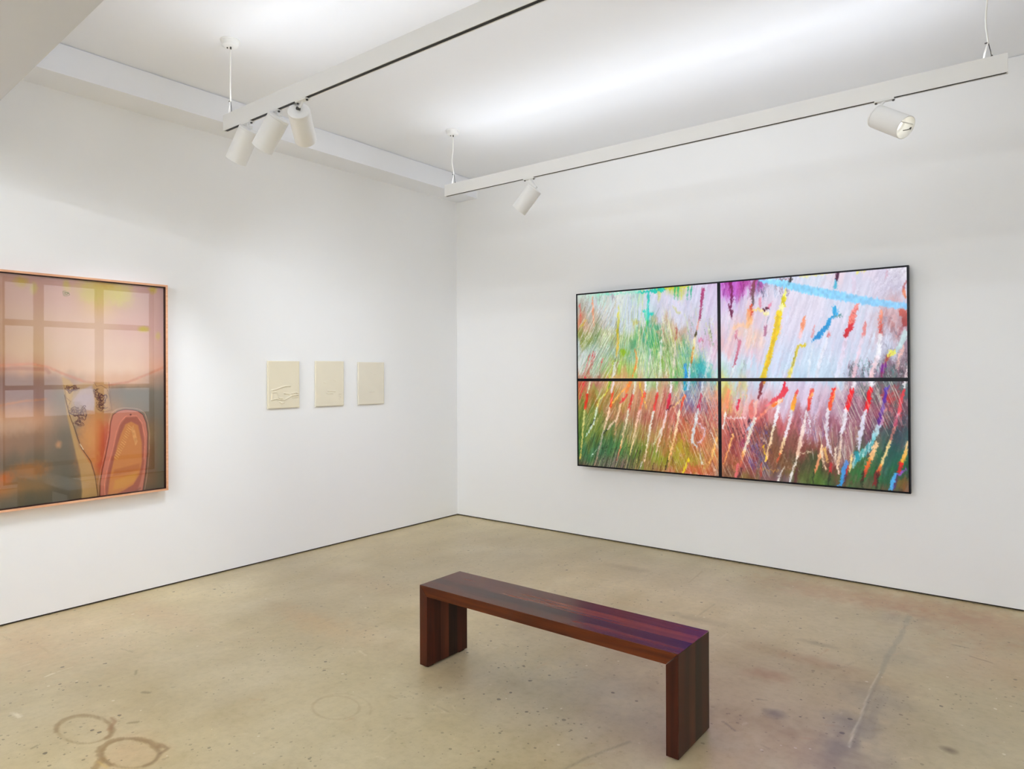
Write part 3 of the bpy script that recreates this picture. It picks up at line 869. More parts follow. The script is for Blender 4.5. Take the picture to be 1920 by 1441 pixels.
for p, r, c, a in [((196, 538), (26, 18), (206, 184, 92), .6), ((222, 556), (14, 14), (214, 200, 110), .6), ((165, 552), (12, 14), (206, 186, 100), .55), ((200, 540), (34, 30), (214, 194, 112), .7), ((170, 545), (26, 22), (208, 186, 112), .55), ((235, 552), (16, 24), (214, 198, 116), .55), ((196, 528), (20, 12), (206, 160, 84), .6),
                   ((40, 528), (10, 9), (196, 166, 70), .7), ((63, 540), (6, 10), (206, 192, 104), .6), ((286, 542), (8, 8), (200, 172, 66), .75), ((269, 617), (10, 6), (206, 186, 84), .8), ((296, 630), (5, 8), (206, 180, 100), .6),
                   ((124, 535), (6, 12), (206, 188, 96), .6), ((110, 833), (5, 6), (206, 150, 106), .85), ((178, 850), (26, 60), (214, 132, 72), .7), ((200, 830), (16, 40), (190, 76, 52), .75), ((194, 872), (12, 18), (196, 74, 54), .6),
                   ((165, 820), (18, 30), (216, 156, 88), .6), ((150, 748), (20, 20), (194, 172, 172), .7), ((172, 742), (12, 16), (192, 170, 172), .5), ((55, 880), (30, 14), (196, 118, 54), .55), ((8, 896), (12, 10), (212, 110, 48), .7),
                   ((284, 880), (12, 50), (120, 80, 52), .4), ((280, 815), (10, 20), (140, 128, 84), .4), ((20, 800), (40, 14), (206, 174, 146), .45), ((60, 930), (60, 10), (96, 92, 78), .4)]:
    ps.blob(p, r, c, a, 0.7, 1.2)
# ridge line across the middle
ps.stroke([(-40, 686), (20, 684), (60, 682), (90, 688), (120, 701), (160, 716), (200, 722), (240, 716), (280, 700), (312, 686)], 5, (206, 128, 96), a=.55, jag=.3, soft=5)
ps.stroke([(-40, 695), (30, 690), (86, 692), (92, 698)], 7, (160, 102, 82), a=.5, jag=.3, soft=6)
ps.stroke([(0, 760), (40, 752), (85, 748)], 4, (206, 130, 84), a=.5, jag=.3, soft=5)
# standing form
ps.poly([(116, 706), (130, 712), (140, 724), (132, 760), (136, 790), (142, 815), (148, 838), (170, 870), (180, 900), (184, 930), (182, 944), (152, 944), (154, 920), (150, 880), (142, 850), (134, 815), (126, 780), (121, 740)], (198, 156, 98), .85, 3)
ps.poly([(122, 726), (160, 716), (196, 720), (202, 768), (186, 774), (176, 770), (172, 738), (152, 740), (138, 755), (150, 790), (136, 800), (126, 765)], (196, 158, 108), .55, 3)
ps.poly([(176, 716), (202, 716), (206, 764), (184, 772), (174, 750)], (196, 148, 96), .7, 2.5)
ps.poly([(150, 732), (172, 722), (178, 752), (176, 770), (160, 768), (150, 752), (136, 752)], (196, 174, 174), .75, 4)
INK = (78, 48, 44)
def squig(cx, cy, rx, ry, n, seed, col=INK, w=1.1):
    rg = np.random.default_rng(seed)
    for k in range(n):
        a0 = rg.uniform(0, 6.28); r = rg.uniform(.35, 1)
        p = [(cx + rx * r * math.cos(a0 + t) * (1 + .25 * math.sin(3 * t + k)) + rx * .3 * math.sin(k * 2.1), cy + ry * r * math.sin(a0 + t) + ry * .3 * math.cos(k * 1.7)) for t in np.linspace(0, rg.uniform(2.5, 5.5), 12)]
        ps.stroke(p, w, col, a=.75, jag=.3)
def tangle(cx, cy, rx, ry, n, seed, ang=0.0, cols=(INK, (104, 64, 60))):
    rg = np.random.default_rng(seed)
    ph = rg.uniform(0, 6.28, 4)
    for k in range(n):
        q = 1 - .82 * k / max(n - 1, 1) * rg.uniform(.85, 1.1)
        ox, oy = rg.normal(0, .10 * rx), rg.normal(0, .10 * ry)
        p = []
        for t in np.linspace(0, 6.28 * rg.uniform(.75, 1.05), 30):
            r = q * (1 + .20 * math.sin(3 * t + ph[0]) + .14 * math.sin(5 * t + ph[1] + k * .4) + .10 * math.sin(8 * t + ph[2] + k))
            x, y = rx * r * math.cos(t), ry * r * math.sin(t)
            p.append((cx + ox + x * math.cos(ang) - y * math.sin(ang), cy + oy + x * math.sin(ang) + y * math.cos(ang)))
        ps.stroke(p, rg.uniform(.7, 1.2), cols[k % len(cols)], a=.8, jag=.5)
tangle(131, 729, 8, 6, 5, 1); tangle(141, 727, 6, 5, 4, 2); tangle(140, 773, 9, 8, 6, 3, .5); tangle(155, 775, 8, 11, 6, 4, .2); tangle(149, 792, 8, 7, 5, 5)
tangle(182, 736, 6, 9, 5, 6); tangle(192, 748, 8, 10, 7, 7, .3, (INK, (90, 44, 50), (70, 36, 40))); tangle(190, 762, 10, 7, 5, 8, .1)
ps.stroke([(120, 722), (124, 745), (132, 752), (128, 762), (134, 768)], 1.0, (120, 84, 60), a=.6, jag=.4)
ps.stroke([(176, 716), (181, 724), (190, 722), (200, 728), (206, 745)], 1.0, (110, 74, 56), a=.6, jag=.4)
squig(124, 550, 6, 4, 4, 7, (120, 118, 66), 1.0)
ps.stroke([(121, 740), (126, 760), (131, 780), (140, 803), (147, 825), (153, 840), (170, 864), (178, 890), (183, 925), (185, 944)], 1.6, (92, 62, 44), a=.8, jag=.2)
ps.stroke([(150, 832), (156, 842)], 1.5, (236, 214, 178), a=.8)
ps.stroke([(204, 716), (208, 755), (210, 768), (196, 772), (184, 768)], 1.0, (120, 80, 60), a=.6)
# looped form on the right
outer = [(187, 944), (188, 905), (192, 880), (199, 850), (205, 820), (208, 790), (212, 777), (222, 770), (235, 767), (247, 768), (258, 770), (268, 777), (274, 792), (277, 812), (276, 850), (273, 885), (269, 910), (264, 944)]
ps.poly(outer, (206, 122, 98), .9, 2)
mid = [(200, 944), (197, 915), (203, 880), (211, 850), (218, 820), (225, 796), (236, 782), (258, 781), (266, 795), (271, 830), (270, 870), (264, 900), (254, 930), (238, 944)]
ps.poly(mid, (164, 88, 66), .85, 3)
inn = [(202, 926), (207, 890), (214, 860), (220, 835), (227, 813), (235, 795), (246, 790), (259, 797), (266, 830), (266, 865), (261, 890), (250, 908), (232, 919), (213, 928)]
ps.poly(inn, (208, 132, 68), .95, 3)
ps.poly([(212, 918), (216, 900), (258, 884), (252, 902), (232, 914)], (214, 150, 64), .7, 4)
ps.poly([(214, 880), (262, 868), (262, 880), (212, 892)], (176, 96, 52), .5, 4)
for k in range(16):
    t = k / 15
    x = 240 - 26 * t ** 1.2; y = 796 + 60 * t
    ps.stroke([(x, y), (x + 6, y + 5)], 1.6, (228, 170, 96), a=.7, jag=.5)
    ps.stroke([(250 + 8 * t, 798 + 28 * t), (246 + 8 * t, 806 + 28 * t)], 1.5, (226, 168, 100), a=.6, jag=.5)
ps.stroke(outer, 1.5, (96, 44, 40), a=.85, jag=.2)
ps.stroke([(p[0] + (-3 if p[0] < 240 else 3.5), p[1] - (3 if p[1] < 790 else 0)) for p in outer], .9, (236, 172, 150), a=.7, jag=.2)
ps.stroke([(197, 944), (196, 905), (203, 870), (212, 840), (218, 810), (226, 790), (236, 780), (256, 779), (266, 792), (272, 820), (270, 860)], 1.6, (236, 140, 110), a=.7, jag=.2)
ps.blob((245, 777), 2, (96, 44, 40), .8, .2, .4)
ps.stroke([(204, 935), (235, 938), (262, 915)], 5, (132, 84, 66), a=.5, jag=.4, soft=3)
canvas_mesh('artwork', ps, (0, 0, 1, 1), 470, 600, lambda u, v: (np.full_like(u, AX), -aw + u * 2 * aw, ah - v * 2 * ah), M_art, pic)

# ---------------------------------------------------------------- video wall
TCX, TCY, TCZ, TW, TH, TYAW, TROLL = 2.8718, -0.11, 1.433, 2.576, 1.5279, 0.0334, 0.0054
vw = empty('video_wall', (TCX, TCY, TCZ))
vw.matrix_world = Matrix.Translation((TCX, TCY, TCZ)) @ Matrix.Rotation(TYAW, 4, 'Z') @ Matrix.Rotation(-TROLL, 4, 'Y')
tag(vw, 'wide black-framed video wall of four lit screens showing a multicoloured abstract painting', 'video wall')
tm = np.array(vw.matrix_world)
ex, nz_, ez, org = tm[:3, 0], tm[:3, 1], tm[:3, 2], tm[:3, 3]
SXH, SZH = TW / 2, TH / 2
TCW, TCH = 1000, 594
def tconv(u, v):
    d = ray_dir(u, v); t = ((org - EYE) @ nz_) / (d @ nz_); p = EYE + d * t - org
    return (p @ ex + SXH) / TW * (TCW - 1), (SZH - p @ ez) / TH * (TCH - 1)
ts = Sheet(TCW, TCH, tconv, 7)
ts.k = 1.35
ts.jk, ts.soft, ts.ak = 0.5, 2.4, 0.9
us = [0, .08, .16, .25, .33, .42, .49, .515, .58, .67, .75, .83, .92, 1]
vs_ = [0, .08, .17, .25, .33, .42, .48, .55, .62, .7, .8, .9, 1]
cols = [
 [(210,215,205),(172,168,156),(205,140,110),(150,155,70),(196,205,205),(205,208,205),(172,130,110),(190,90,60),(150,120,60),(105,120,44),(86,116,44),(60,105,52),(90,60,56)],
 [(185,228,208),(200,206,208),(168,150,126),(118,140,92),(150,176,162),(156,178,142),(178,120,100),(150,150,76),(152,110,44),(100,118,40),(110,124,50),(54,104,66),(110,105,90)],
 [(226,226,222),(206,216,226),(192,206,214),(190,196,140),(140,172,128),(146,180,60),(196,160,96),(206,160,120),(172,130,60),(172,116,84),(110,112,62),(74,122,62),(120,108,96)],
 [(180,214,206),(200,210,226),(196,212,220),(96,170,120),(130,182,146),(170,200,160),(196,200,176),(196,150,104),(192,134,100),(172,114,90),(162,140,76),(110,132,46),(144,110,66)],
 [(190,200,80),(215,215,232),(206,206,218),(196,170,144),(110,150,70),(120,170,76),(146,190,108),(196,160,130),(196,116,100),(186,92,80),(176,106,70),(150,140,40),(156,100,64)],
 [(218,206,228),(212,210,232),(206,206,222),(204,200,216),(194,190,204),(92,170,146),(56,160,166),(112,130,166),(136,84,110),(186,104,92),(196,106,72),(156,130,40),(196,86,56)],
 [(206,168,214),(216,202,228),(212,206,228),(212,202,222),(218,190,212),(190,204,214),(150,196,192),(196,190,176),(206,156,136),(196,110,100),(176,130,84),(196,110,64),(156,90,56)],
 [(196,110,206),(216,192,230),(218,208,228),(222,202,218),(228,190,196),(206,216,228),(186,212,206),(202,200,120),(226,150,96),(196,112,100),(172,84,76),(152,90,56),(120,80,56)],
 [(176,76,160),(206,192,218),(226,202,212),(238,206,190),(226,206,218),(206,216,234),(200,216,232),(208,200,216),(224,176,176),(204,110,112),(162,84,76),(152,76,76),(120,90,46)],
 [(190,205,232),(226,222,238),(222,212,230),(224,216,234),(216,216,234),(206,216,238),(204,220,238),(216,206,222),(218,190,208),(192,100,104),(118,80,64),(122,78,50),(110,88,88)],
 [(214,222,238),(226,222,238),(222,216,232),(220,216,234),(212,216,236),(204,220,238),(194,216,234),(216,206,228),(218,200,222),(172,112,124),(132,74,64),(66,70,40),(86,112,44)],
 [(228,212,224),(214,216,234),(216,220,238),(220,216,234),(212,216,236),(204,220,238),(200,216,234),(216,194,210),(190,160,180),(158,98,116),(152,104,106),(116,66,56),(52,88,44)],
 [(222,216,234),(216,210,228),(214,214,230),(216,216,234),(206,210,228),(190,196,214),(150,128,150),(126,104,106),(142,72,94),(106,68,90),(86,86,76),(40,106,54),(88,78,56)],
 [(238,236,242),(206,200,218),(206,166,170),(172,110,108),(184,148,160),(150,130,142),(104,76,86),(84,108,108),(106,72,84),(52,76,76),(18,76,76),(30,78,54),(112,78,56)]]
tb = np.transpose(np.array(cols, float), (1, 0, 2))
base = grid_field(TCH, TCW, us, vs_, tb)
# brushy streaks along the painting's lean
st_ = vnoise(TCH, TCW, (60, 4), 21, 2)
yy, xx = np.mgrid[0:TCH, 0:TCW]
lean = 0.30
st_ = sample(st_, yy.astype(float), (xx + lean * (yy - 300)) % (TCW - 2))
amp = 16 + 14 * (yy / TCH)
ts.img = base + ((st_ - .5) * 2 * amp)[..., None] * np.array([1.0, 1.0, .9])
S = ts.stroke; H_ = ts.hatch
def Bl(p, r, col, a=.8, jag=.5, soft=None):
    ts.blob(p, r, col, a * .85, 2.2, 1.2)
W1 = (236, 238, 240)
# -- upper left quarter
H_((1086, 560, 1160, 610), 70, (-10, 30), 26, 1.6, [(206, 210, 200), (120, 140, 110), (228, 190, 160), (150, 130, 110)], .7)
H_((1086, 610, 1160, 705), 150, (-15, 28), 30, 1.5, [(232, 236, 228), (206, 226, 190), (120, 140, 84), (150, 110, 80), (226, 220, 220)], .8)
H_((1160, 560, 1210, 620), 60, (1, 30), 26, 1.6, [(226, 232, 238), (180, 200, 210), (220, 216, 180), (140, 160, 170)], .7)
H_((1160, 600, 1260, 705), 130, (3, 30), 34, 1.4, [(226, 232, 190), (196, 222, 170), (90, 150, 100), (232, 226, 214), (196, 150, 96), (236, 240, 232)], .75, .28)
H_((1225, 600, 1345, 705), 120, (7, 30), 34, 1.4, [(214, 224, 130), (232, 226, 220), (84, 140, 84), (160, 110, 84), (206, 226, 196)], .7, .2)
H_((1230, 545, 1345, 610), 60, (1, 30), 30, 1.8, [(226, 224, 240), (196, 196, 220), (232, 214, 230)], .6)
H_((1086, 552, 1200, 562), 40, (1, 10), 9, 1.3, [(110, 96, 110), (236, 240, 240), (150, 130, 150)], .6)
Bl((1170, 660), (9, 8), (140, 178, 10), .9, .8); Bl((1184, 645), (8, 12), (60, 130, 84), .6, .9); Bl((1190, 605), (9, 7), (196, 180, 70), .7, .9)
Bl((1226, 612), (16, 10), (60, 180, 160), .5, 1.2); Bl((1228, 640), (14, 26), (40, 150, 84), .7, 1.3); Bl((1222, 628), (10, 16), (30, 150, 110), .6, 1.2)
S([(1196, 548), (1222, 545), (1246, 542)], [3, 9, 8], (24, 190, 172), jag=.7); S([(1120, 553), (1160, 549), (1200, 547)], [2, 4, 3], (120, 222, 190), jag=.6, a=.8)
S([(1216, 548), (1214, 575), (1212, 592), (1215, 604)], [6, 5, 10, 9], (16, 186, 172), jag=.7); S([(1206, 584), (1213, 590), (1224, 588)], 5, (40, 190, 180), jag=1)
S([(1214, 604), (1209, 625), (1206, 640)], [8, 6, 4], (40, 166, 104), (40, 170, 150), jag=.8)
S([(1247, 540), (1275, 538), (1290, 536)], [6, 5, 5], (206, 206, 50), jag=.7, a=.9)
for x in (1266, 1272, 1278, 1290, 1296): S([(x, 538), (x - 2, 562)], [4, 1.5], (30, 170, 120) if x != 1278 else (206, 216, 80), jag=.5, a=.85)
S([(1160, 572), (1159, 600), (1158, 618)], [3, 6, 6], (206, 206, 110), (206, 190, 40), jag=.5); S([(1157, 618), (1158, 640), (1156, 668)], [7, 5, 5], (206, 184, 36), (196, 146, 24), jag=.5)
S([(1157, 668), (1151, 678)], 2.2, (40, 30, 10)); S([(1151, 676), (1142, 705)], 3.4, (172, 186, 70), jag=.5)
S([(1153, 680), (1149, 705)], 5, W1, a=.85, jag=.8)
S([(1110, 556), (1112, 590), (1113, 612)], [2, 6, 2], (244, 156, 116), a=.9); S([(1087, 572), (1089, 605)], [5, 2], (206, 92, 84), a=.85)
S([(1088, 612), (1094, 606), (1099, 598)], 4, (206, 180, 60), a=.8)
for a0 in ((1112, 660, 1103, 700), (1106, 664, 1094, 704), (1130, 672, 1124, 694), (1116, 662, 1108, 690)): S([(a0[0], a0[1]), (a0[2], a0[3])], [3, 1.5], (206, 56, 66), a=.9)
S([(1190, 652), (1194, 676), (1186, 705)], [2, 6, 4], (226, 126, 50), a=.9, jag=.7); S([(1198, 610), (1196, 660), (1193, 700)], 2.4, (240, 214, 170), a=.8)
S([(1318, 541), (1315, 570), (1311, 602)], [6, 6, 3], (166, 56, 110), (150, 50, 90), jag=.5); S([(1306, 616), (1303, 632)], [2, 5], (66, 56, 24)); S([(1311, 600), (1307, 616)], 3, (226, 160, 150))
S([(1303, 633), (1300, 655), (1298, 672)], [6, 6, 4], (244, 226, 190), jag=.5); S([(1300, 652), (1295, 682)], 3.5, (196, 136, 36), (206, 110, 30))
Bl((1313, 637), (5, 3.5), (220, 84, 140), .85); S([(1268, 616), (1266, 640)], 4, (164, 84, 76), a=.85); S([(1266, 640), (1262, 705)], 5, (238, 216, 210), a=.75, jag=.8)
S([(1262, 575), (1274, 588)], 5, (206, 206, 140), a=.7, jag=.8)
Bl((1283, 655), (9, 18), (40, 160, 140), .55, 1.2)
for k in range(7): S([(1275 + 5 * k, 630 + 4 * (k % 3)), (1279 + 5 * k, 680)], 1.2, (216, 226, 120) if k % 2 else (232, 220, 190), a=.8)
Bl((1314, 692), (17, 16), (56, 176, 176), .75, .9); H_((1298, 684, 1326, 710), 24, (8, 24), 18, 1.2, [(20, 110, 120), (120, 210, 216)], .7)
S([(1284, 683), (1286, 709)], 8, (30, 140, 216), jag=.5); S([(1293, 683), (1291, 709)], 4.5, (196, 216, 248), jag=.5)
S([(1334, 650), (1322, 705)], 6, (226, 228, 232), a=.7, jag=.8); S([(1240, 640), (1236, 705)], 5, (226, 228, 232), a=.75, jag=.8); S([(1220, 655), (1214, 705)], 5, (226, 212, 226), a=.7, jag=.8)
# -- lower left quarter
H_((1088, 720, 1160, 800), 110, (-14, 28), 26, 1.4, [(206, 170, 110), (120, 120, 50), (226, 200, 160), (90, 106, 40)], .7)
H_((1088, 790, 1180, 885), 120, (-12, 28), 28, 1.5, [(60, 110, 60), (110, 140, 60), (150, 150, 90), (40, 86, 50), (196, 200, 160)], .7)
H_((1160, 720, 1260, 800), 110, (-6, 30), 26, 1.4, [(226, 196, 176), (150, 90, 76), (206, 130, 100), (120, 110, 60)], .65)
H_((1160, 800, 1260, 890), 120, (-5, 30), 26, 1.4, [(150, 150, 50), (196, 110, 90), (226, 200, 160), (90, 96, 40)], .7)
H_((1255, 712, 1347, 780), 120, (9, 28), 28, 1.2, [(236, 222, 226), (110, 100, 120), (226, 180, 160), (196, 140, 110), (150, 150, 180)], .7, .12)
H_((1255, 712, 1347, 800), 60, (-9, 28), 26, 1.1, [(236, 222, 226), (206, 160, 130)], .6, .12)
H_((1255, 780, 1347, 890), 170, (11, 28), 30, 1.3, [(236, 206, 176), (96, 50, 40), (216, 110, 80), (206, 190, 110), (226, 216, 214)], .75, .14)
Bl((1275, 838), (13, 22), (176, 162, 16), .6, 1.2); Bl((1238, 862), (14, 10), (130, 146, 30), .6, 1.2); Bl((1303, 878), (24, 8), (196, 84, 56), .6, 1.2); Bl((1290, 750), (14, 12), (112, 96, 150), .45, 1.2)
for k in range(11):
    x = 1116 + 8.2 * k; S([(x + 6, 832 + (k * 7) % 11), (x - 6, 878)], 1.7, (22, 26, 12), a=.8)
for k in range(8):
    x = 1266 + 9 * k; S([(x, 745), (x + 5, 770)], 1.1, (70, 60, 90), a=.7)
S([(1098, 706), (1094, 722), (1086, 748)], [5, 6, 3], (206, 34, 40)); S([(1106, 714), (1101, 740)], 3.6, (222, 240, 196)); S([(1101, 740), (1097, 765)], [5, 7], (216, 44, 16), jag=.4)
S([(1096, 767), (1093, 800), (1088, 860)], [5, 4, 3], (224, 222, 150), (206, 180, 90)); S([(1144, 706), (1137, 735), (1123, 750), (1119, 765)], [3, 4, 4, 4], (206, 216, 80), (228, 216, 120))
S([(1119, 765), (1112, 795), (1098, 818)], [5, 4, 2], (226, 236, 206), (214, 240, 240)); S([(1114, 786), (1106, 800)], 2.4, (20, 30, 40))
S([(1145, 712), (1141, 730)], 5, (96, 150, 40), jag=.5, a=.85); S([(1151, 714), (1146, 736)], 4.5, (240, 224, 228)); S([(1148, 737), (1144, 764)], [6, 5], (236, 56, 16), jag=.5)
S([(1143, 764), (1135, 795), (1131, 806)], [5, 4, 3], (240, 206, 176)); S([(1138, 803), (1130, 814)], 3, (16, 26, 16)); S([(1130, 810), (1126, 830), (1112, 880)], [5, 4, 3.4], (200, 196, 180), (170, 130, 110))
S([(1122, 838), (1108, 855)], 2, (220, 236, 220)); S([(1183, 713), (1174, 734)], [9, 6], (240, 128, 56), jag=.6, a=.85); S([(1178, 720), (1164, 736), (1146, 758)], [3, 3.6, 3], (250, 160, 70), (246, 196, 90))
S([(1177, 738), (1170, 748), (1160, 757)], [4, 7, 4], (226, 50, 50), jag=.9); S([(1164, 757), (1157, 785), (1143, 798), (1138, 804)], [5, 5, 4, 3], (244, 190, 140), (226, 206, 190)); S([(1157, 787), (1152, 815)], 3.4, (206, 160, 120), a=.8)
S([(1191, 714), (1187, 739)], 4, (234, 232, 220)); S([(1186, 740), (1179, 768)], [5, 5], (214, 46, 36), jag=.4); S([(1178, 769), (1170, 808), (1163, 838)], [4.6, 5, 4], (226, 224, 206), (246, 196, 136)); S([(1163, 838), (1156, 862)], [4, 3], (226, 130, 66), (120, 50, 20))
S([(1211, 714), (1209, 736)], 5, (238, 236, 238), jag=.6); S([(1209, 736), (1205, 748)], 6, (236, 66, 40), jag=.5); S([(1198, 714), (1205, 745), (1212, 766)], [2.6, 2.4, 1.5], (226, 200, 50), (244, 190, 80))
S([(1204, 748), (1200, 769)], 5, (244, 116, 80)); S([(1199, 769), (1190, 808), (1181, 850)], [5.4, 5, 3], (244, 196, 190), (246, 220, 140)); S([(1233, 714), (1231, 738)], 3.6, W1); S([(1232, 738), (1226, 769)], [5, 6], (230, 60, 56), jag=.4)
S([(1225, 771), (1217, 812), (1208, 864)], [4.6, 5, 3], (226, 232, 224), (246, 216, 180)); S([(1259, 714), (1257, 737)], 5, (240, 226, 240), jag=.6); S([(1256, 737), (1254, 752), (1250, 768)], [6, 7, 4], (210, 26, 60), jag=.5)
S([(1250, 769), (1242, 803), (1231, 846)], [5, 6, 3], (244, 220, 226), (246, 210, 180)); S([(1240, 803), (1233, 820), (1222, 836)], [4, 3, 3], (236, 226, 206), (190, 200, 150)); S([(1250, 768), (1262, 760)], 3, (90, 20, 40)); S([(1262, 764), (1275, 750), (1284, 742)], [2, 3, 2], (240, 196, 110))
S([(1284, 741), (1279, 753), (1276, 768)], [5, 6, 5], (236, 76, 20), (230, 50, 40), jag=.4); S([(1274, 769), (1266, 812), (1254, 860)], [5, 4.4, 3], (240, 236, 206), (246, 190, 120)); S([(1252, 860), (1247, 882)], 3, (50, 30, 16))
S([(1284, 710), (1283, 730)], 7, (20, 150, 190), jag=.6); S([(1291, 712), (1289, 730)], 5, (190, 220, 250), jag=.6); S([(1318, 712), (1315, 740)], 4, W1, a=.8)
S([(1315, 740), (1309, 767)], [5, 7], (186, 30, 66), jag=.4); S([(1308, 768), (1302, 800), (1297, 826), (1306, 838)], [5, 6, 6, 3], (214, 220, 222), (206, 216, 222), jag=1); S([(1304, 790), (1314, 798), (1322, 806), (1318, 822), (1308, 832)], 3, (224, 200, 216), jag=.9)
S([(1291, 862), (1286, 872), (1280, 886)], [6, 5, 4], (222, 200, 30), jag=.5); S([(1345, 820), (1336, 850), (1330, 868)], 3.6, (244, 190, 110)); S([(1312, 850), (1318, 870)], 3.6, W1, a=.8, jag=.8)
S([(1203, 866), (1196, 888)], 2.6, (236, 232, 220)); S([(1148, 881), (1166, 884)], 2, (240, 238, 236), jag=1, a=.8); S([(1278, 886), (1330, 892)], 1.5, (236, 226, 226), jag=1, a=.6)
S([(1226, 866), (1222, 886)], 2, (60, 30, 20)); S([(1240, 860), (1238, 884)], 1.6, (80, 30, 20))
# -- upper right quarter
H_((1354, 530, 1412, 552), 46, (-1, 30), 26, 1.5, [(180, 60, 170), (150, 40, 130), (226, 130, 220), (110, 10, 80), (206, 110, 200)], .8, .1)
H_((1354, 560, 1420, 700), 60, (-2, 30), 40, 2.4, [(228, 190, 206), (226, 214, 236), (210, 226, 236)], .5, .1)
H_((1412, 530, 1480, 552), 34, (3, 20), 18, 1.8, [(60, 50, 80), (150, 170, 200), (90, 50, 70)], .75, .25)
H_((1430, 590, 1640, 700), 60, (-8, 30), 40, 5, [(216, 228, 244), (228, 218, 236), (206, 220, 238)], .45, .1)
H_((1640, 500, 1700, 560), 60, (22, -14), 22, 1.5, [(176, 170, 190), (232, 232, 244), (160, 146, 166)], .45, .35)
H_((1650, 580, 1700, 660), 60, (16, 18), 22, 1.6, [(160, 160, 180), (228, 228, 240), (120, 120, 140)], .55, .3)
H_((1590, 680, 1702, 706), 110, (3, 20), 18, 1.5, [(40, 80, 84), (120, 60, 80), (206, 206, 216), (60, 60, 60), (90, 140, 140)], .8, .4)
H_((1665, 655, 1702, 700), 50, (10, 20), 18, 1.4, [(60, 40, 50), (120, 90, 100), (206, 200, 210)], .7, .4)
H_((1360, 680, 1400, 706), 30, (-2, 20), 18, 1.8, [(150, 170, 160), (206, 230, 226)], .5, .3)
S([(1370, 528), (1372, 548), (1372, 565), (1370, 575)], [6, 6, 5, 4], (120, 10, 84), (96, 6, 60), jag=.5); S([(1365, 570), (1371, 586), (1372, 598)], [2, 7, 2], (96, 20, 60), jag=.8); S([(1360, 530), (1356, 555)], 2.5, (140, 40, 140), a=.8); S([(1389, 530), (1393, 558)], 2.5, (150, 40, 140), a=.8)
S([(1414, 528), (1411, 550), (1412, 570)], [6, 8, 6], (130, 60, 76), (96, 80, 84), jag=.6); S([(1408, 574), (1409, 590)], [8, 5], (206, 76, 46), jag=.6); S([(1403, 584), (1405, 600), (1402, 612)], [8, 13, 8], (240, 156, 100), (246, 196, 140), a=.9, jag=.5)
S([(1376, 614), (1385, 608), (1398, 612)], [8, 9, 6], (246, 200, 160), a=.7, jag=.6, soft=3); S([(1410, 581), (1424, 580), (1438, 590)], [3, 5, 7], (246, 206, 110), (246, 240, 180), jag=.6); S([(1432, 580), (1440, 578)], 5, (80, 26, 50), jag=.8); S([(1441, 576), (1445, 568)], 4, (226, 120, 150), a=.8)
S([(1424, 560), (1426, 574)], 6, (226, 130, 150), a=.7, jag=.8); S([(1435, 612), (1434, 626)], 6, (150, 70, 110), a=.7, jag=1); S([(1440, 595), (1437, 606)], 2.5, (150, 150, 170), a=.7)
S([(1381, 620), (1379, 632), (1387, 640), (1384, 655), (1376, 686)], [3, 4, 6, 6, 4], (216, 140, 160), (176, 84, 110), jag=.5); S([(1376, 690), (1370, 706)], 4, (236, 236, 240), a=.7)
S([(1473, 542), (1470, 560)], [3, 9], (240, 240, 150), (240, 236, 100), jag=.6); S([(1469, 558), (1468, 572)], [10, 9], (206, 192, 10), jag=.6); S([(1466, 572), (1463, 586)], 9, (242, 240, 180), jag=.5)
S([(1461, 587), (1455, 620), (1447, 650), (1438, 682), (1430, 710)], [13, 12, 9, 10, 11], (240, 208, 30), (226, 196, 40), jag=.35); S([(1457, 592), (1452, 625), (1444, 660), (1437, 690)], [3, 4, 4, 5], (206, 150, 20), jag=.8, a=.85)
S([(1464, 612), (1460, 630)], 3, (246, 200, 170), a=.7); S([(1509, 645), (1498, 648), (1494, 655), (1487, 680), (1478, 708)], [5, 6, 6, 5, 8], (214, 190, 30), (232, 220, 120), jag=.5); S([(1492, 660), (1484, 688)], 2.5, (150, 140, 60), a=.8)
S([(1509, 594), (1505, 610), (1502, 625)], [4, 8, 3], (244, 150, 110), jag=.6); S([(1502, 622), (1500, 632)], 6, (244, 196, 196), a=.7); S([(1527, 612), (1522, 632)], [3, 6], (228, 140, 140), a=.8, jag=.6)
S([(1565, 576), (1567, 585), (1564, 594), (1556, 598), (1553, 606), (1550, 613), (1540, 622), (1532, 632), (1523, 639)], [8, 9, 7, 6, 8, 9, 9, 8, 3], (30, 160, 216), (24, 130, 200), jag=.6); S([(1567, 593), (1578, 592)], 1.8, (50, 120, 120)); S([(1555, 622), (1551, 632)], 5, (216, 110, 110), a=.8, jag=.9)
S([(1606, 573), (1600, 588), (1595, 604)], [8, 11, 10], (240, 140, 130), (236, 110, 90), jag=.5, a=.9)
for k in range(5): S([(1600 - 2 * k, 577 + 7 * k), (1608 - 2 * k, 582 + 7 * k)], 1.8, (206, 60, 56), a=.6)
S([(1597, 608), (1591, 618), (1586, 628)], [8, 13, 9], (214, 22, 34), (196, 16, 30), jag=.8); S([(1586, 632), (1580, 665), (1573, 690), (1570, 708)], [6, 9, 9, 9], (228, 206, 226), (226, 230, 246), jag=.3, a=.9)
S([(1551, 634), (1542, 660), (1534, 690), (1531, 708)], [4, 6, 6, 6], (232, 232, 244), a=.8, jag=.4); S([(1524, 645), (1518, 680), (1514, 708)], 4, (232, 236, 246), a=.6)
S([(1623, 605), (1620, 620), (1618, 632)], [4, 7, 3], (232, 130, 124), a=.9, jag=.5); S([(1616, 634), (1609, 665), (1603, 690), (1600, 708)], [6, 6, 7, 7], (228, 216, 232), (236, 196, 206), jag=.4, a=.9)
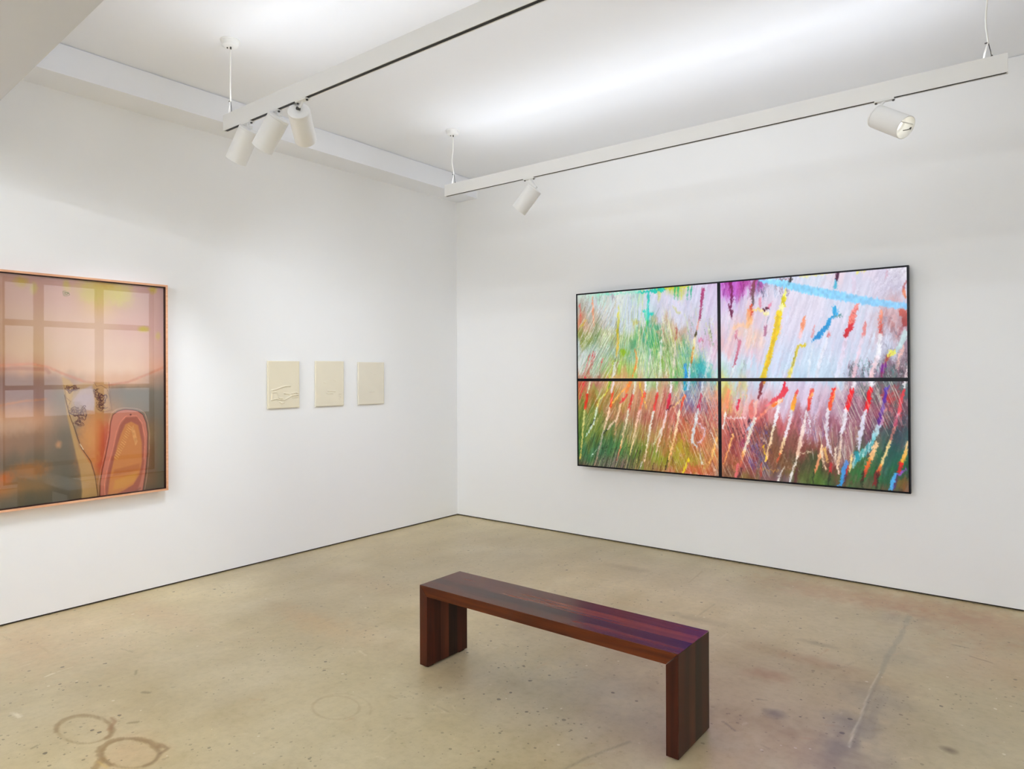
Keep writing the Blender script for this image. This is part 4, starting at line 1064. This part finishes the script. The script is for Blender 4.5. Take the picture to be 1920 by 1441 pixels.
S([(1653, 585), (1651, 605), (1650, 626)], [5, 7, 5], (240, 160, 130), (206, 66, 60), jag=.6); S([(1650, 628), (1649, 650), (1645, 668)], [6, 7, 9], (240, 240, 246), jag=.4); S([(1645, 668), (1637, 692), (1632, 710)], [8, 7, 7], (238, 226, 234), (240, 196, 200), jag=.4)
S([(1424, 526), (1462, 530), (1500, 540), (1545, 549), (1590, 558), (1640, 566), (1700, 574)], [3, 12, 15, 17, 15, 12, 11], (140, 214, 248), (146, 206, 248), jag=.12, soft=3); S([(1440, 525), (1480, 531)], 4, (190, 232, 252), a=.8)
S([(1571, 510), (1570, 520), (1567, 526)], [6, 6, 4], (60, 10, 44), jag=.4); S([(1567, 527), (1566, 538)], [6, 8], (70, 170, 200), jag=.5); S([(1482, 522), (1480, 530)], 6, (20, 16, 16)); S([(1460, 525), (1478, 523)], 3, (120, 80, 90), a=.8, jag=.8)
S([(1500, 518), (1545, 513), (1560, 511)], [5, 4, 2], (236, 230, 160), a=.9, jag=.5); S([(1608, 509), (1622, 507)], 4, (232, 226, 120), a=.9); S([(1600, 520), (1602, 545)], 8, (226, 206, 226), a=.6, jag=.5, soft=3); S([(1664, 505), (1660, 524)], 3, (206, 150, 170), a=.6)
S([(1700, 525), (1692, 545)], 2.4, (170, 70, 70), a=.8); S([(1694, 544), (1697, 556)], [4, 7], (226, 130, 90), a=.9, jag=.6); S([(1690, 578), (1696, 592), (1696, 610)], [8, 12, 8], (190, 96, 84), (150, 60, 60), jag=.6); S([(1692, 612), (1686, 628)], [7, 4], (160, 100, 110), a=.7, jag=.8)
S([(1700, 622), (1690, 642), (1680, 658)], [9, 8, 8], (196, 226, 226), a=.85, jag=.5); S([(1694, 650), (1685, 672), (1682, 690)], [5, 5, 4], (240, 190, 180), a=.85, jag=.5); S([(1676, 658), (1668, 664)], 9, (230, 226, 96), jag=1)
S([(1664, 668), (1659, 680)], 6, (160, 76, 60), jag=.8); S([(1658, 684), (1654, 696)], 6, (116, 30, 130), jag=.7); S([(1654, 696), (1652, 708)], 3, (140, 40, 90)); S([(1704, 680), (1697, 708)], 3, (240, 226, 226))
# -- lower right quarter
H_((1356, 716, 1400, 780), 60, (-5, 30), 24, 1.6, [(236, 180, 150), (206, 110, 90), (240, 200, 120), (190, 210, 120)], .7, .2)
H_((1356, 790, 1440, 890), 130, (11, 28), 30, 1.3, [(206, 110, 100), (120, 40, 60), (240, 200, 170), (170, 100, 60), (90, 40, 40)], .7, .12)
H_((1400, 800, 1440, 875), 60, (12, 28), 26, 1.5, [(86, 80, 150), (120, 110, 170), (60, 50, 100)], .75, .1)
H_((1420, 850, 1500, 885), 60, (7, 16), 14, 1.1, [(220, 206, 190), (150, 120, 90), (90, 70, 40)], .6, .5)
H_((1440, 790, 1560, 860), 120, (2, 26), 22, 1.3, [(150, 90, 80), (110, 66, 50), (196, 120, 110), (90, 60, 44)], .6, .3)
H_((1500, 780, 1560, 830), 70, (4, 28), 24, 1.5, [(226, 226, 240), (120, 110, 160), (190, 150, 180)], .65, .2)
H_((1570, 718, 1700, 800), 110, (14, 28), 34, 1.2, [(232, 214, 216), (206, 180, 190), (96, 60, 76)], .75, .08)
H_((1600, 712, 1702, 745), 60, (5, 22), 20, 1.3, [(40, 90, 90), (110, 140, 140), (30, 60, 70), (206, 210, 210)], .7, .3)
H_((1560, 800, 1640, 870), 90, (5, 28), 26, 1.2, [(206, 200, 190), (110, 80, 84), (60, 50, 60), (226, 206, 160)], .65, .3)
H_((1655, 740, 1690, 800), 50, (12, 28), 20, 1.3, [(196, 60, 60), (226, 150, 130), (150, 40, 50)], .7, .15)
H_((1670, 780, 1702, 850), 40, (8, 28), 20, 1.3, [(20, 70, 80), (60, 90, 110)], .6, .2)
Bl((1672, 742), (11, 12), (200, 46, 50), .7, 1.2); Bl((1602, 886), (22, 13), (24, 116, 44), .7, 1.0); Bl((1680, 860), (18, 22), (0, 84, 72), .6, 1.0); Bl((1394, 832), (9, 10), (150, 40, 90), .7, 1.2); Bl((1560, 895), (30, 10), (70, 96, 40), .5, 1.0); Bl((1500, 890), (18, 8), (76, 90, 30), .6, 1.0); Bl((1440, 895), (22, 7), (120, 76, 90), .6, .8); Bl((1690, 905), (12, 8), (150, 100, 30), .6, 1.0)
for k in range(7): S([(1358 + 9 * k, 786 + 2 * k), (1372 + 9 * k, 822 + 5 * k)], 1.8, (60, 30, 40), a=.85)
for k in range(5): S([(1362 + 8 * k, 783), (1366 + 8 * k, 783)], 3, (248, 232, 236), jag=.8)
S([(1430, 714), (1426, 732), (1421, 748)], [9, 8, 3], (130, 40, 44), (110, 26, 40), jag=.5); S([(1434, 712), (1430, 722)], 2.5, (226, 170, 60), a=.9)
S([(1471, 718), (1471, 732), (1463, 744), (1450, 752), (1436, 760)], [8, 13, 12, 8, 5], (222, 30, 54), (226, 90, 96), jag=.7); S([(1464, 750), (1448, 760), (1430, 775), (1418, 786)], [9, 7, 6, 6], (244, 150, 90), (232, 130, 120), jag=.7, a=.9); S([(1464, 748), (1456, 756)], 6, (246, 226, 206), jag=.7); S([(1454, 756), (1449, 760)], 5, (240, 120, 30), jag=.6)
S([(1411, 750), (1408, 768), (1408, 782)], [6, 12, 8], (222, 120, 110), jag=.4, a=.9); S([(1417, 752), (1416, 778)], 4, (246, 190, 170), a=.8); S([(1406, 786), (1403, 792)], 5, (70, 30, 50))
S([(1416, 782), (1408, 805), (1400, 832), (1395, 846)], [6, 7, 6, 5], (240, 232, 220), (240, 226, 200), jag=.5); S([(1395, 846), (1388, 872)], [6, 4], (248, 190, 110), (200, 90, 70), jag=.5); S([(1408, 796), (1402, 806)], 6, (170, 200, 230), jag=.9, a=.8)
S([(1459, 763), (1455, 785), (1450, 800)], [6, 7, 6], (238, 240, 246), jag=.5); S([(1450, 800), (1444, 830), (1435, 862)], [5, 5, 5], (246, 232, 206), (246, 200, 140), jag=.6)
S([(1494, 733), (1491, 742)], 4, (220, 60, 60)); S([(1491, 742), (1486, 767)], [6, 8], (236, 130, 50), (248, 176, 30), jag=.3); S([(1484, 770), (1478, 800), (1472, 820)], [6, 6, 5], (240, 236, 244), jag=.4); S([(1472, 820), (1463, 850)], [6, 5], (246, 226, 190), (246, 190, 130), jag=.8); S([(1463, 850), (1456, 868)], 3, (200, 90, 60))
S([(1522, 733), (1518, 750), (1516, 768)], [6, 6, 4], (226, 80, 60), (226, 50, 40), jag=.6); S([(1519, 745), (1522, 740)], 4, (250, 200, 110), a=.8); S([(1512, 772), (1507, 800), (1500, 828), (1495, 855)], [3, 6, 7, 6], (244, 240, 244), (246, 206, 176), jag=.6); S([(1495, 855), (1488, 875), (1480, 904)], [5, 3, 4], (246, 226, 210), (226, 232, 232)); S([(1514, 772), (1520, 810)], 3, (238, 240, 248)); S([(1498, 850), (1522, 846)], 2, (240, 220, 190), jag=1)
S([(1469, 876), (1462, 890), (1457, 904)], [2, 3.5, 3], (240, 236, 226)); S([(1494, 880), (1490, 905)], 6, (90, 40, 50), a=.8)
S([(1564, 729), (1560, 745), (1555, 766)], [6, 8, 7], (238, 30, 20), (240, 90, 40), jag=.4); S([(1566, 731), (1561, 752)], 3, (250, 190, 110), a=.7); S([(1553, 768), (1549, 800), (1552, 835), (1560, 852)], [6, 6, 5, 3], (238, 232, 240), (226, 216, 226), jag=.4)
S([(1603, 714), (1599, 731)], 5, (238, 232, 238)); S([(1597, 731), (1593, 750), (1588, 767)], [8, 9, 7], (236, 16, 26), jag=.4); S([(1586, 769), (1583, 790), (1578, 812)], [7, 8, 7], (236, 232, 242), jag=.4); S([(1577, 812), (1574, 850), (1570, 880)], [4, 5, 3], (226, 210, 210), (244, 200, 150), jag=.8)
S([(1635, 712), (1632, 730)], [9, 6], (240, 240, 246), jag=.4); S([(1632, 730), (1629, 748), (1624, 768)], [8, 9, 8], (232, 10, 24), jag=.25); S([(1622, 770), (1616, 800), (1611, 822), (1610, 842)], [7, 8, 7, 4], (230, 230, 244), (220, 220, 240), jag=.4)
S([(1662, 728), (1658, 750), (1653, 775), (1648, 790)], [6, 6, 6, 8], (76, 50, 176), (90, 30, 130), jag=.5); S([(1656, 783), (1652, 795)], 4, (226, 160, 200), a=.8); S([(1648, 798), (1642, 812), (1637, 826)], [8, 9, 6], (206, 220, 240), (140, 220, 226), jag=.7)
for k in range(12): S([(1638 - 3.2 * k, 822 + 3.2 * k), (1634 - 3.2 * k, 842 + 3 * k)], 2.6, [(120, 206, 214), (60, 160, 170), (190, 236, 236)][k % 3], a=.9)
S([(1606, 848), (1609, 862)], 8, (20, 140, 160), jag=.8, a=.8); S([(1698, 712), (1694, 732)], [5, 4], (240, 238, 240)); S([(1694, 732), (1689, 752), (1685, 775)], [4, 7, 5], (222, 50, 60), (216, 90, 100), jag=.4); S([(1684, 776), (1678, 800)], [5, 5], (226, 140, 156), (160, 50, 80)); S([(1678, 800), (1670, 825)], 4, (190, 120, 110))
S([(1669, 826), (1662, 845), (1652, 872)], [5, 6, 4], (246, 214, 150), jag=.5); S([(1652, 870), (1646, 890)], [6, 5], (248, 170, 80), (200, 40, 30), jag=.5); S([(1645, 885), (1639, 908)], 7, (130, 20, 26), a=.85, jag=.5)
S([(1642, 832), (1638, 848), (1631, 862)], [8, 8, 8], (246, 206, 160), (250, 190, 120), jag=.7); S([(1631, 862), (1626, 876), (1617, 898)], [7, 8, 4], (246, 130, 50), (186, 30, 36), jag=.6)
S([(1702, 830), (1697, 850), (1691, 870)], [5, 7, 6], (246, 210, 160), (250, 170, 40), jag=.4); S([(1690, 870), (1686, 884)], 7, (200, 30, 30), jag=.5); S([(1699, 878), (1688, 888), (1680, 893)], 4, (150, 90, 190), jag=.5); S([(1680, 890), (1674, 900), (1671, 918)], [6, 8, 8], (86, 176, 236), jag=.3); S([(1682, 893), (1677, 915)], 3, (80, 30, 120), a=.8)
S([(1587, 866), (1583, 880), (1578, 905)], [7, 9, 8], (90, 140, 220), (60, 166, 226), jag=.4); S([(1578, 905), (1570, 912)], 5, (60, 150, 220)); S([(1588, 880), (1583, 905)], 4, (90, 20, 50), a=.8); S([(1590, 875), (1587, 888)], 3, (200, 40, 40))
for x in (1523, 1553, 1616, 1644): S([(x + 2, 886), (x, 915)], 3.4, (26, 30, 14), a=.85)
S([(1541, 836), (1536, 860), (1528, 884)], [4, 6, 3], (248, 206, 160), (226, 130, 90), jag=.7); S([(1540, 848), (1548, 880)], [5, 3], (246, 214, 180)); S([(1546, 842), (1551, 866)], [6, 4], (226, 180, 110)); S([(1567, 840), (1566, 860), (1572, 886)], [5, 4, 3], (240, 220, 200)); S([(1597, 850), (1594, 880)], 4, (236, 206, 140), jag=.8)
S([(1558, 870), (1556, 885)], 6, (200, 40, 46), a=.8, jag=1); S([(1385, 749), (1382, 768)], [5, 5], (222, 40, 74), jag=.4); S([(1367, 730), (1362, 760)], [7, 5], (240, 150, 110), a=.85, jag=.6); S([(1360, 775), (1356, 800)], 4, (240, 236, 232)); S([(1374, 815), (1368, 835), (1357, 868)], [5, 5, 3], (248, 190, 120), (248, 160, 90), jag=.5)
S([(1383, 872), (1379, 896)], 6, (226, 110, 116), a=.9, jag=.5); S([(1390, 878), (1384, 897)], 4, (60, 20, 30), a=.8); S([(1430, 835), (1437, 862)], 3, (240, 200, 40), a=.9); S([(1424, 878), (1460, 882)], 1.8, (240, 170, 60), a=.7); S([(1428, 870), (1426, 892)], 5, (190, 60, 40), a=.7, jag=.6)
S([(1425, 816), (1440, 832)], 2, (244, 216, 200)); S([(1440, 760), (1448, 790)], 14, (240, 222, 226), a=.35, soft=8, jag=.6)
# ragged, combed brush edges over everything, then a last fine layer of scratched light lines
def ruffle(sh, ax_, ay_, cell, seed, shear=0.0):
    yy, xx = np.mgrid[0:sh.h, 0:sh.w].astype(float)
    dx = (vnoise(sh.h, sh.w, cell, seed, 2) - .5) * 2 * ax_; dy = (vnoise(sh.h, sh.w, cell, seed + 1, 2) - .5) * 2 * ay_
    sh.img = sample(sh.img, yy + dy, xx + dx + shear * dy)
ruffle(ts, 3.8, 3.5, (3.2, 4.5), 71)
ruffle(ts, 1.6, 7.0, (14, 2.6), 75, -0.3)
ts.jk = 0.3
S([(1424, 526), (1462, 530), (1500, 540), (1545, 549), (1590, 558), (1640, 566), (1700, 574)], [3, 12, 15, 17, 15, 12, 11], (146, 216, 248), (150, 206, 246), jag=.12, soft=5, a=.85)
S([(1461, 590), (1455, 620), (1447, 650), (1438, 682), (1430, 710)], [9, 9, 7, 8, 8], (236, 206, 40), (222, 190, 40), jag=.6, a=.6)
ts.jk = 0.5
LT = [(238, 240, 232), (226, 232, 200), (232, 222, 214)]
H_((1086, 580, 1150, 705), 150, (-15, 28), 34, 1.1, LT, .8, .1)
H_((1150, 560, 1215, 700), 130, (-3, 30), 40, 1.1, LT + [(206, 226, 130)], .7, .12)
H_((1200, 590, 1262, 705), 120, (6, 30), 36, 1.1, LT + [(214, 230, 120)], .75, .12)
H_((1255, 640, 1310, 705), 50, (7, 30), 36, 1.1, LT + [(220, 226, 120)], .75, .1)
H_((1262, 715, 1346, 890), 110, (10, 28), 30, 1.0, LT + [(240, 200, 160), (80, 40, 40)], .75, .1)
H_((1262, 715, 1346, 790), 50, (-10, 28), 26, 1.0, LT, .7, .1)
H_((1088, 715, 1160, 800), 40, (-14, 28), 30, 1.0, LT, .7, .1)
H_((1150, 730, 1262, 800), 70, (-6, 30), 26, 1.0, LT + [(90, 60, 50)], .65, .12)
H_((1150, 800, 1262, 880), 80, (-7, 30), 28, 1.1, LT + [(60, 50, 24), (110, 40, 30)], .65, .12)
H_((1086, 590, 1262, 705), 80, (-6, 30), 24, 1.3, [(60, 110, 70), (110, 130, 50), (90, 70, 50)], .55, .35)
H_((1090, 820, 1200, 888), 90, (-9, 28), 34, 1.3, [(24, 30, 14), (30, 50, 24)], .75, .06)
H_((1356, 790, 1440, 890), 60, (11, 28), 30, 1.0, LT + [(70, 30, 50)], .7, .1)
H_((1565, 715, 1690, 800), 70, (13, 28), 36, 1.0, LT, .8, .06)
H_((1520, 800, 1600, 860), 40, (5, 28), 30, 1.1, LT, .7, .12)
H_((1360, 560, 1690, 700), 60, (-6, 30), 26, 1.4, [(232, 236, 250), (236, 226, 240), (196, 206, 226)], .45, .2)
g_ = ts.img.mean(2, keepdims=True); ts.img = np.clip(g_ + (ts.img - g_) * 1.10, 0, 255)
BEZ, OUT = 0.0125, 0.012
def scr(i, j):
    x0 = -SXH + OUT if i == 0 else BEZ; x1 = -BEZ if i == 0 else SXH - OUT
    z1 = SZH - OUT if j == 0 else -BEZ; z0 = BEZ if j == 0 else -SZH + OUT
    w = ((x0 + SXH) / TW, (SZH - z1) / TH, (x1 + SXH) / TW, (SZH - z0) / TH)
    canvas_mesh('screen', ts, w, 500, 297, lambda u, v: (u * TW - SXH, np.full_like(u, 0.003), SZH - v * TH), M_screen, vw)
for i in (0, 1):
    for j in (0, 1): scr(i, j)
bm = bmesh.new()
box(bm, -SXH, SXH, 0, 0.045, SZH - OUT, SZH); box(bm, -SXH, SXH, 0, 0.045, -SZH, -SZH + OUT)
box(bm, -SXH, -SXH + OUT, 0, 0.045, -SZH + OUT, SZH - OUT); box(bm, SXH - OUT, SXH, 0, 0.045, -SZH + OUT, SZH - OUT)
obj('frame', bm, M_black, vw)
bm = bmesh.new()
box(bm, -BEZ, BEZ, 0.0005, 0.02, -SZH + OUT, SZH - OUT); box(bm, -SXH + OUT, -BEZ, 0.0005, 0.02, -BEZ, BEZ); box(bm, BEZ, SXH - OUT, 0.0005, 0.02, -BEZ, BEZ)
obj('screen_bezel', bm, M_black, vw)
obj('back_housing', B(-SXH + OUT + .001, SXH - OUT - .001, 0.021, 0.044, -SZH + OUT + .001, SZH - OUT - .001), M_slot, vw)
obj('wall_mount', B(-SXH + 0.5, SXH - 0.5, 0.0445, 0.066, -SZH + 0.35, SZH - 0.35), M_slot, vw)
print('scene built', len(bpy.data.objects))
